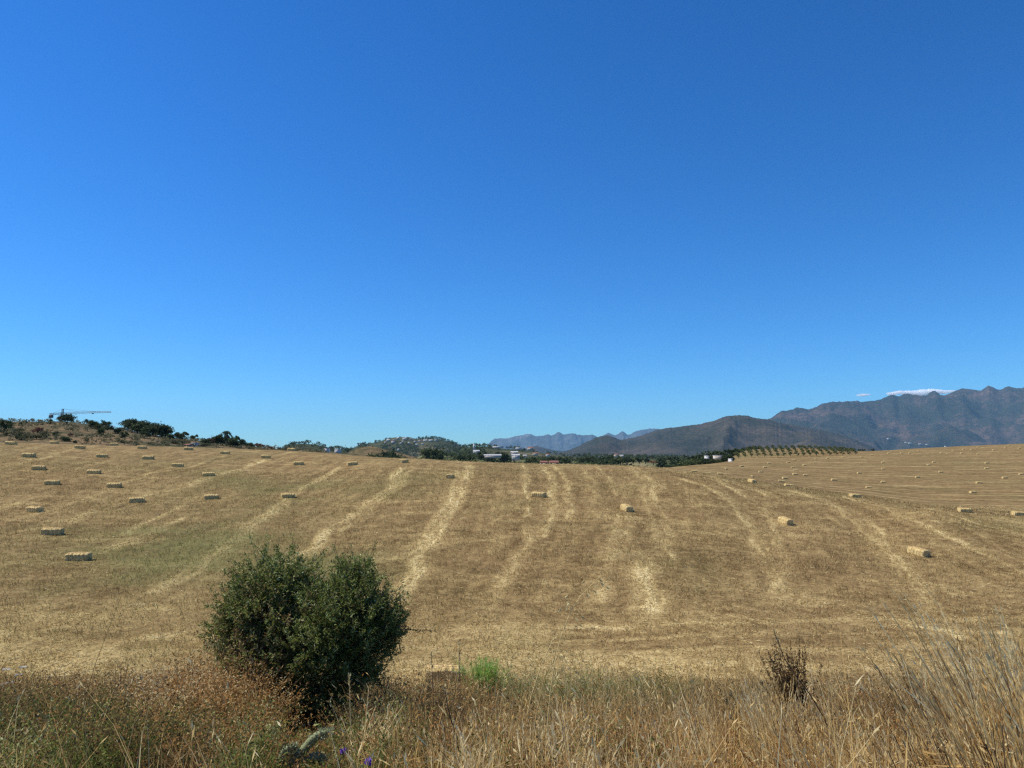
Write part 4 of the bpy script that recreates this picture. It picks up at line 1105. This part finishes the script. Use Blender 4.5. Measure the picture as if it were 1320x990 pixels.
def leafy_weeds(name, n_plants, px0, px1, y0, y1, hgt, mat, nleaf, ls, dens_seed, thr, tint0, tvar=.2, pw=1.0, stems=True):
    a = Acc()
    X, Y, px = sample_bank(n_plants, px0, px1, y0, y1, pw)
    k = patch(X, Y, 1.1, dens_seed) > thr
    X, Y = X[k], Y[k]; n = len(X)
    H_ = hgt*rng.uniform(.5, 1.25, n)*np.clip((18-Y)/3, .4, 1)*thin(X, Y)
    B = np.stack([X, Y, gz(X, Y)], 1)
    lean = rng.normal(0, .5, (n, 2))
    if stems:
        V, F = blade_strips(B, H_, .007, lean, 3, 1.3, .5); a.add(V, F, rep_t(np.full(n, .25), 8))
    who = np.repeat(np.arange(n), nleaf); m = len(who)
    f = rng.uniform(.12, 1.03, m)[:, None]
    C = B[who] + np.concatenate([lean[who]*H_[who][:, None]*f**1.3, H_[who][:, None]*f], 1) + rng.normal(0, .035, (m, 3))
    D = unit(rng.normal(size=(m, 3)) + np.array([0, 0, .4]))
    V, F = leaf_quads(C, D, ls*rng.uniform(.6, 1.5, m), ls*rng.uniform(.3, .55, m))
    t = np.clip(tint0 + (patch(X, Y, 1.3, dens_seed+7)[who]-.5)*2.4 + rng.normal(0, tvar, m), 0, 1)
    a.add(V, F, rep_t(t, 4))
    o = link(name, a.mesh(name, [mat])); tag(o, kind='stuff')
leafy_weeds('dry_weeds', 9000, -160, 640, 6.0, 17.4, .55, L_WEED, 26, .030, 33, .34, .42)
leafy_weeds('dry_weeds', 5500, 560, 1480, 6.0, 17.4, .48, L_WEED, 20, .028, 35, .40, .36)
leafy_weeds('dry_weeds', 1500, 235, 365, 8.2, 9.3, .70, L_WEED, 34, .032, 63, .30, .52)
leafy_weeds('green_weeds', 4200, -160, 560, 5.5, 13.0, .42, L_GREENW, 26, .030, 43, .48, .35)
leafy_weeds('green_weeds', 2600, -160, 400, 6.4, 8.6, .42, L_GREENW, 34, .030, 44, .40, .35)
leafy_weeds('dry_weeds', 1500, 1010, 1275, 7.6, 11.5, .56, L_WEED, 26, .026, 93, .36, .46, .14)
leafy_weeds('dry_weeds', 2600, 640, 1480, 4.4, 9, .34, L_WEED, 24, .028, 73, .42, .34)
leafy_weeds('green_weeds', 1500, 600, 860, 11.5, 16.0, .55, L_GREENW, 26, .028, 83, .40, .75)
leafy_weeds('green_weeds', 3600, 480, 1480, 5.0, 16.0, .40, L_GREENW, 22, .026, 47, .55, .45)

# ------------------------------------------------------------------ the olive bush
def olive():
    Yb = 9.4; s = Yb/960
    bx = (405-660)*s; bz = float(gz(bx, Yb))
    e = bpy.data.objects.new('olive_tree', None); COL.objects.link(e); e.location = (bx, Yb, bz)
    tag(e, 'dense dark green bushy olive tree standing on the bank below the field', 'tree')
    def loc(px, py, dy=0.0):
        x, y, z = at(px, py, Yb + dy); return np.array([float(x)-bx, dy, float(z)-bz])
    lobes = [(330,762,50,0,0),(368,745,40,.1,0),(388,764,34,.25,0),(305,795,34,.0,0),(345,795,46,-.15,0),(463,746,38,.1,0),(482,780,42,0,0),(440,790,56,-.25,0),(495,812,30,.0,0),(470,822,48,-.15,0),
             (420,840,58,-.3,0),(455,862,38,-.1,0),(400,885,46,-.25,0),(430,905,36,-.15,0),(375,915,34,-.1,0),(295,830,26,.0,0),(325,835,34,-.1,1),(350,850,36,-.2,1),(380,800,40,-.1,1),(505,795,22,.15,1),(285,812,18,.1,0),(380,860,40,0,0),(410,815,44,.3,0),(405,925,40,-.2,0),(385,880,40,-.2,0),(440,880,40,0,0),(475,850,30,0,0),(405,948,34,-.15,0),(385,935,30,-.1,0),(310,815,36,.15,0),(300,850,26,-.3,1),(330,865,34,-.35,1)]
    # trunks and limbs
    acc = Acc()
    for k, L in enumerate(lobes[:16]):
        c = loc(L[0], L[1], L[3])
        p0 = np.array([random.uniform(-.12, .12), random.uniform(-.1, .1), -.1]); mid = p0*.5 + c*.45 + np.array([0, 0, -.08])
        V, F = tube([p0, p0+(mid-p0)*.5+np.array([0, 0, .12]), mid, c], [.05, .035, .022, .008], 7); acc.add(V, F, np.zeros(len(V)))
    link('trunk', acc.mesh('trunk', [M_BARK]), e)
    a = Acc()
    for (px, py, r, dy, dry) in lobes:
        px = 398 + (px-398)*.92; py = 850 + (py-850)*.90; r = r*.94
        c = loc(px, py, dy); rr = r*s
        n = int(290*(r/50)**2.0)
        d = unit(rng.normal(size=(n, 3)))
        lump = .78 + .42*vnoise(d[:, 0]*2.3+px, d[:, 2]*2.3+py+d[:, 1], 3)[:, None]
        base = c + d*rr*(rng.uniform(.15, 1, (n, 1))**.6)*.95*lump
        tw = unit(d*.8 + np.array([0, 0, .75]) + rng.normal(0, .35, (n, 3)))
        tl = rng.uniform(.10, .24, n) * np.where(rng.random(n) < .18, 2.1, 1.0)
        wood_r = .004
        NL = 38
        who = np.repeat(np.arange(n), NL); m = len(who)
        f = rng.uniform(0, 1, (m, 1))
        C = base[who] + tw[who]*tl[who][:, None]*f + rng.normal(0, .012, (m, 3))
        D = unit(tw[who]*.75 + unit(rng.normal(size=(m, 3)))*.9)
        V, F = leaf_quads(C, D, rng.uniform(.026, .054, m), rng.uniform(.011, .018, m))
        cl = rng.uniform(-.25, .25, n)[who]
        t = np.clip(.52 + cl + rng.normal(0, .18, m), 0, 1)
        a.add(V, F, rep_t(t, 4), 0)
        a.M[-1] = (rng.random(m) < (.60 if dry else .05 + .25*(abs(px-345) < 40 and py > 785))).astype(int)
        # twigs
        side = unit(np.cross(tw, rng.normal(size=(n, 3))))*wood_r
        tip = base + tw*tl[:, None]; st = base - d*rr*.25
        V = np.stack([st-side, st+side, tip+side*.5, tip-side*.5], 1).reshape(-1, 3)
        a.add(V, np.arange(4*n).reshape(n, 4), np.full(4*n, .1), 2)
    link('crown', a.mesh('crown', [L_OLIVE, L_OLIVEDRY, M_BARK]), e)
olive()

# ------------------------------------------------------------------ single plants on the bank
def stalk_plant(name, P, n, h, spread, mats, leaf, tint, label, cat='plant', lean=(0, 0), nl=40, lw=.3, w=.006, group=None, droop=.0):
    e = bpy.data.objects.new(name, None); COL.objects.link(e); e.location = P
    tag(e, label, cat, group)
    B = rng.normal(0, spread*.15, (n, 3)); B[:, 2] = -.03
    ln = rng.normal(0, spread, (n, 2)) + np.array(lean)
    H_ = h*rng.uniform(.6, 1.05, n)
    V, F = blade_strips(B, H_, w, ln, 5, 1.4, .4)
    V2, F2 = blade_strips(B + np.array([.001, .001, 0]), H_, w, ln, 5, 1.4, .4)
    a = Acc(); a.add(V, F, rep_t(np.full(n, tint[0]), 12)); a.add(V2, F2, rep_t(np.full(n, tint[0]), 12))
    link('stem', a.mesh('stem', [mats[0]]), e)
    who = np.repeat(np.arange(n), nl); m = len(who); f = rng.uniform(.25, 1.02, (m, 1))
    C = B[who] + np.concatenate([ln[who]*H_[who][:, None]*f**1.4, H_[who][:, None]*f], 1)
    D = unit(np.concatenate([rng.normal(0, .6, (m, 2)), rng.normal(.7, .4, (m, 1))], 1))
    V, F = leaf_quads(C, D, leaf*rng.uniform(.6, 1.4, m), leaf*lw)
    a = Acc(); a.add(V, F, rep_t(np.clip(rng.normal(tint[1], .2, m), 0, 1), 4))
    link('foliage', a.mesh('foliage', [mats[1]]), e)
    return e
def bankP(px, py, Y):
    x, y, z = at(px, py, Y); return (float(x), float(y), float(gz(float(x), Y)))
stalk_plant('fennel_plant', bankP(624,922,12.2), 150, .84, .25, (L_FENNEL, L_FENNEL), .10, (.4, .6), 'bright green feathery fennel clump right of the nearest bale', nl=60, lw=.07)
stalk_plant('fennel_plant', bankP(898,895,13.6), 26, .62, .16, (L_GREENW, L_GREENW), .07, (.3, .5), 'small dark green upright tuft in the dry grass right of centre', nl=40, lw=.1)
stalk_plant('dark_seed_bush', bankP(1030,930,7.6), 90, 1.05, .12, (M_DKSTEM, L_OLIVEDRY), .028, (.1, .25), 'tall dark seeded dry plant leaning left at right of centre', lean=(-.12, 0), nl=90, lw=.45, w=.007)
stalk_plant('grey_leafy_plant', bankP(965,930,8.5), 30, .6, .3, (L_GREENW, L_PALE), .05, (.3, .7), 'grey green leafy plant left of the dark seeded plant', nl=40, lw=.25)
stalk_plant('green_leafy_plant', bankP(468,965,7.4), 40, .35, .5, (L_GREENW, L_GREENW), .05, (.5, .8), 'low bright green plant at the foot of the olive by the purple flowers', nl=40, lw=.4)
stalk_plant('dry_branching_plant', bankP(465,985,6.3), 26, .62, .32, (L_TALL, L_TALL), .06, (.85, .8), 'pale straw coloured branching stems right of the olive base', lean=(.15, 0), nl=12, lw=.12, w=.008)
stalk_plant('dark_seed_bush', bankP(155,905,12.5), 9, .95, .10, (M_DKSTEM, M_DKSTEM), .02, (.1, .2), 'thin dark upright stems rising before the left field edge', nl=26, lw=.35, w=.008)
stalk_plant('green_leafy_plant', bankP(135,905,12.0), 30, .45, .4, (L_GREENW, L_GREENW), .04, (.3, .35), 'dark green leafy plant in the rust brown weeds at left', nl=60, lw=.45)
stalk_plant('dark_seed_bush', bankP(1205,905,6.0), 7, 1.08, .10, (M_DKSTEM, M_DKSTEM), .02, (.1, .2), 'dark curved seed stalks standing above the right hand grass', lean=(-.25, 0), nl=40, lw=.35, w=.008)
stalk_plant('dark_seed_bush', bankP(1285,905,5.2), 6, 1.15, .10, (M_DKSTEM, M_DKSTEM), .02, (.1, .2), 'dark seed stalks by the right frame edge', lean=(-.22, 0), nl=40, lw=.35, w=.008)

def long_stem(pts, r, mat, label, head=True):
    """one tall stalk through the given (px, py) at one depth"""
    Y = pts[0]; P = [np.array(at(px, py, Y), float) for px, py in pts[1]]
    g = float(gz(P[0][0], Y)); P[0][2] = g - .03; P[0][1] = Y
    q = np.array(P); o = q[0].copy(); q = q - o
    e = bpy.data.objects.new('grass_stalk', None); COL.objects.link(e); e.location = o
    tag(e, label, 'grass stalk')
    tt = np.linspace(0, 1, len(q)); ti = np.linspace(0, 1, 10)
    qi = np.stack([pchip(tt, q[:, k], ti) for k in range(3)], 1)
    V, F = tube(qi, np.linspace(r, r*.45, 10), 5); link('stem', mesh_np('stem', V, F, mat), e)
    n = 26; d = unit(qi[-1]-qi[-2]); C = qi[-1] - d*rng.uniform(0, .16, (n, 1)); D = unit(d + rng.normal(0, .35, (n, 3)))
    V, F = leaf_quads(C, D, .035, .008); a = Acc(); a.add(V, F, rep_t(rng.uniform(.5, 1, n), 4)); link('seed_head', a.mesh('seed_head', [L_STRAW]), e)
M_STALK = flat('pale_stalk', (0.72, 0.54, 0.22), .6, 8.0)
long_stem((7.0, [(672,960),(680,920),(697,860),(716,818)]), .0055, M_STALK, 'tall pale grass stalk leaning right in front of the field centre')
long_stem((6.0, [(600,990),(588,950),(578,915),(573,885)]), .007, M_DKSTEM, 'thick dark stalk leaning left below the nearest bale')
long_stem((6.6, [(562,960),(558,900),(556,840)]), .004, M_DKSTEM, 'thin dark stalk rising before the left end of the nearest bale')
long_stem((6.6, [(596,960),(593,900),(592,830)]), .004, M_DKSTEM, 'thin dark stalk rising before the right end of the nearest bale')
long_stem((6.0, [(1090,985),(1062,925),(1012,850),(998,815)]), .006, M_DKSTEM, 'long dark stalk leaning left over the dark seeded plant')
long_stem((6.2, [(455,990),(452,930),(450,870)]), .006, M_STALK, 'pale stalk rising in front of the olive base')

def oat(px_list, Y, label):
    q = np.array([at(px, py, Y) for px, py in px_list], float); g = float(gz(q[0, 0], Y)); q[0, 2] = g - .03
    o = q[0].copy(); q = q - o
    e = bpy.data.objects.new('wild_oat', None); COL.objects.link(e); e.location = o; tag(e, label, 'grass stalk')
    ti = np.linspace(0, 1, 12); tt = np.linspace(0, 1, len(q)); qi = np.stack([pchip(tt, q[:, k], ti) for k in range(3)], 1)
    V, F = tube(qi, np.linspace(.004, .0015, 12), 5); link('stem', mesh_np('stem', V, F, M_STALK), e)
    a = Acc()
    for k in range(22):
        f = 6.5 + 4.4*k/22; i = int(f); p = qi[i] + (qi[i+1]-qi[i])*(f-i)
        out = np.array([random.uniform(-.10, .12), random.uniform(-.06, .06), random.uniform(-.02, .04)])
        V, F = tube([p, p + out*.6 + (0, 0, .03), p + out], [.001, .001, .001], 4); a.add(V, F, np.full(len(V), .7))
        D = unit(np.array([[out[0]*.8 + .02, out[1], -.06]] * 4) + rng.normal(0, .012, (4, 3)))
        V, F = leaf_quads(np.repeat((p + out)[None], 4, 0), D, .038, .010); a.add(V, F, rep_t(rng.uniform(.75, 1, 4), 4))
    link('spikelets', a.mesh('spikelets', [L_STRAW]), e)
oat([(700,1000),(706,930),(716,850),(740,780),(775,742)], 5.2, 'wild oat stalk with pale hanging spikelets standing against the mid field')
oat([(735,1000),(732,930),(728,870),(722,835)], 5.6, 'shorter wild oat with pale spikelets beside the taller one')
# furry pale green stems by the olive base
def furry():
    e = bpy.data.objects.new('woolly_plant', None); COL.objects.link(e)
    o = np.array(bankP(385,985,6.4)); e.location = o
    tag(e, 'pale woolly green plant with thick curling stems at the bottom edge below the olive', 'plant')
    for pts in ([(372,1010),(376,985),(392,966),(410,948),(424,943)], [(362,1012),(362,985),(368,968),(380,963)], [(392,1012),(388,995),(398,978),(412,976),(420,984)]):
        q = np.array([at(px, py, 6.4) for px, py in pts], float) - o
        ti = np.linspace(0, 1, 14); tt = np.linspace(0, 1, len(q)); qi = np.stack([pchip(tt, q[:, k], ti) for k in range(3)], 1)
        V, F = tube(qi, np.concatenate([np.linspace(.02, .038, 9), np.linspace(.036, .02, 5)]), 8)
        a = Acc(); a.add(V, F, np.full(len(V), .6))
        n = 900; who = rng.integers(0, 13, n); f = rng.uniform(0, 1, (n, 1))
        C = qi[who] + (qi[who+1]-qi[who])*f; D = unit(rng.normal(size=(n, 3)) + unit(qi[who+1]-qi[who])*.8)
        V, F = leaf_quads(C + D*.02, D, rng.uniform(.02, .045, n), .008); a.add(V, F, rep_t(np.clip(rng.normal(.8, .2, n), 0, 1), 4))
        link('stem', a.mesh('stem', [leafy_furry]), e)
leafy_furry = leafy('woolly_green', [(0, (0.12, 0.13, 0.06)), (.5, (0.22, 0.25, 0.10)), (1, (0.48, 0.48, 0.30))], .2, .7)
furry()

def flower(px, py, Y, label, r=.03):
    x, y, z = at(px, py, Y); g = float(gz(float(x), Y))
    e = bpy.data.objects.new('purple_flower', None); COL.objects.link(e); e.location = (float(x), float(Y), g)
    tag(e, label, 'flower', 'purple flowers in the grass')
    h = float(z)-g
    V, F = tube([(0.03, 0, 0), (.02, 0, h*.5), (0, 0, h)], [.004, .003, .0025], 5); a = Acc(); a.add(V, F, np.full(len(V), .5)); link('stem', a.mesh('stem', [L_GREENW]), e)
    a = Acc()
    for k in range(14):
        an = k*2.4; D = unit(np.array([[math.cos(an), math.sin(an)*.9 - .3, .4 + .05*k]])); V, F = leaf_quads(np.array([[0, 0, h + .002*k]]), D, r*1.3, r*.8); a.add(V, F, rep_t(rng.uniform(0, 1, 1), 4))
    link('petals', a.mesh('petals', [M_PURPLE]), e)
flower(442.5,972,6.0,'purple flower below the olive, the upper left of the pair')
flower(474.5,986,5.6,'purple flower below the olive at the bottom edge, lower right of the pair')
flower(1212,946,5.4,'lone small purple flower in the dry grass on the right',.02)

# dried umbel at the bottom right
def umbel():
    Y = 4.3; x, y, z = at(1304, 972, Y); g = float(gz(float(x), Y)); h = float(z) - g
    e = bpy.data.objects.new('dried_umbel', None); COL.objects.link(e); e.location = (float(x), Y, g)
    tag(e, 'curled dried umbel seed head at the bottom right corner', 'seed head')
    V, F = tube([(0.05, 0, 0), (.03, 0, h*.5), (0, 0, h-.04)], [.004, .0035, .003], 6); link('stem', mesh_np('stem', V, F, M_STALK), e)
    a = Acc()
    for k in range(46):
        an = k*2.399; r = .052*math.sqrt((k+6)/52)
        pts = [(0, 0, h-.04), (math.cos(an)*r*1.0, math.sin(an)*r, h-.015), (math.cos(an)*r*1.05, math.sin(an)*r*1.05, h+.03), (math.cos(an)*r*.7, math.sin(an)*r*.7, h+.06)]
        V, F = tube(pts, [.0016, .0016, .0018, .003], 4); a.add(V, F, np.full(len(V), .8))
    link('seed_head', a.mesh('seed_head', [L_STRAW]), e)
umbel()
# pale flat flower heads at the left edge
for i, (px, py, Y, lab) in enumerate([(8,863,13,'uppermost'),(30,860,13.4,'farther right'),(5,882,12.5,'lowest'),(13,880,12.4,'broad'),(24,870,13,'middle')]):
    x, y, z = at(px, py, Y); g = float(gz(float(x), Y)); h = max(float(z)-g, .3)
    e = bpy.data.objects.new('flower_head', None); COL.objects.link(e); e.location = (float(x), Y, g)
    tag(e, f'pale flat topped wild carrot flower at the left frame edge, the {lab} one', 'flower', 'pale flowers at the left edge')
    V, F = tube([(0.03, 0, 0), (.02, 0, h*.6), (0, 0, h)], [.004, .003, .002], 5); a = Acc(); a.add(V, F, np.full(len(V), .5)); link('stem', a.mesh('stem', [L_GREENW]), e)
    n = 60; an = rng.uniform(0, 6.28, n); r = .05*np.sqrt(rng.uniform(0, 1, n))
    C = np.stack([np.cos(an)*r, np.sin(an)*r, h + rng.normal(0, .004, n)], 1); D = unit(np.stack([np.cos(an), np.sin(an), .3*np.ones(n)], 1))
    V, F = leaf_quads(C, D, .02, .018); a = Acc(); a.add(V, F, rep_t(rng.uniform(.3, 1, n), 4)); link('petals', a.mesh('petals', [M_WHITEF]), e)
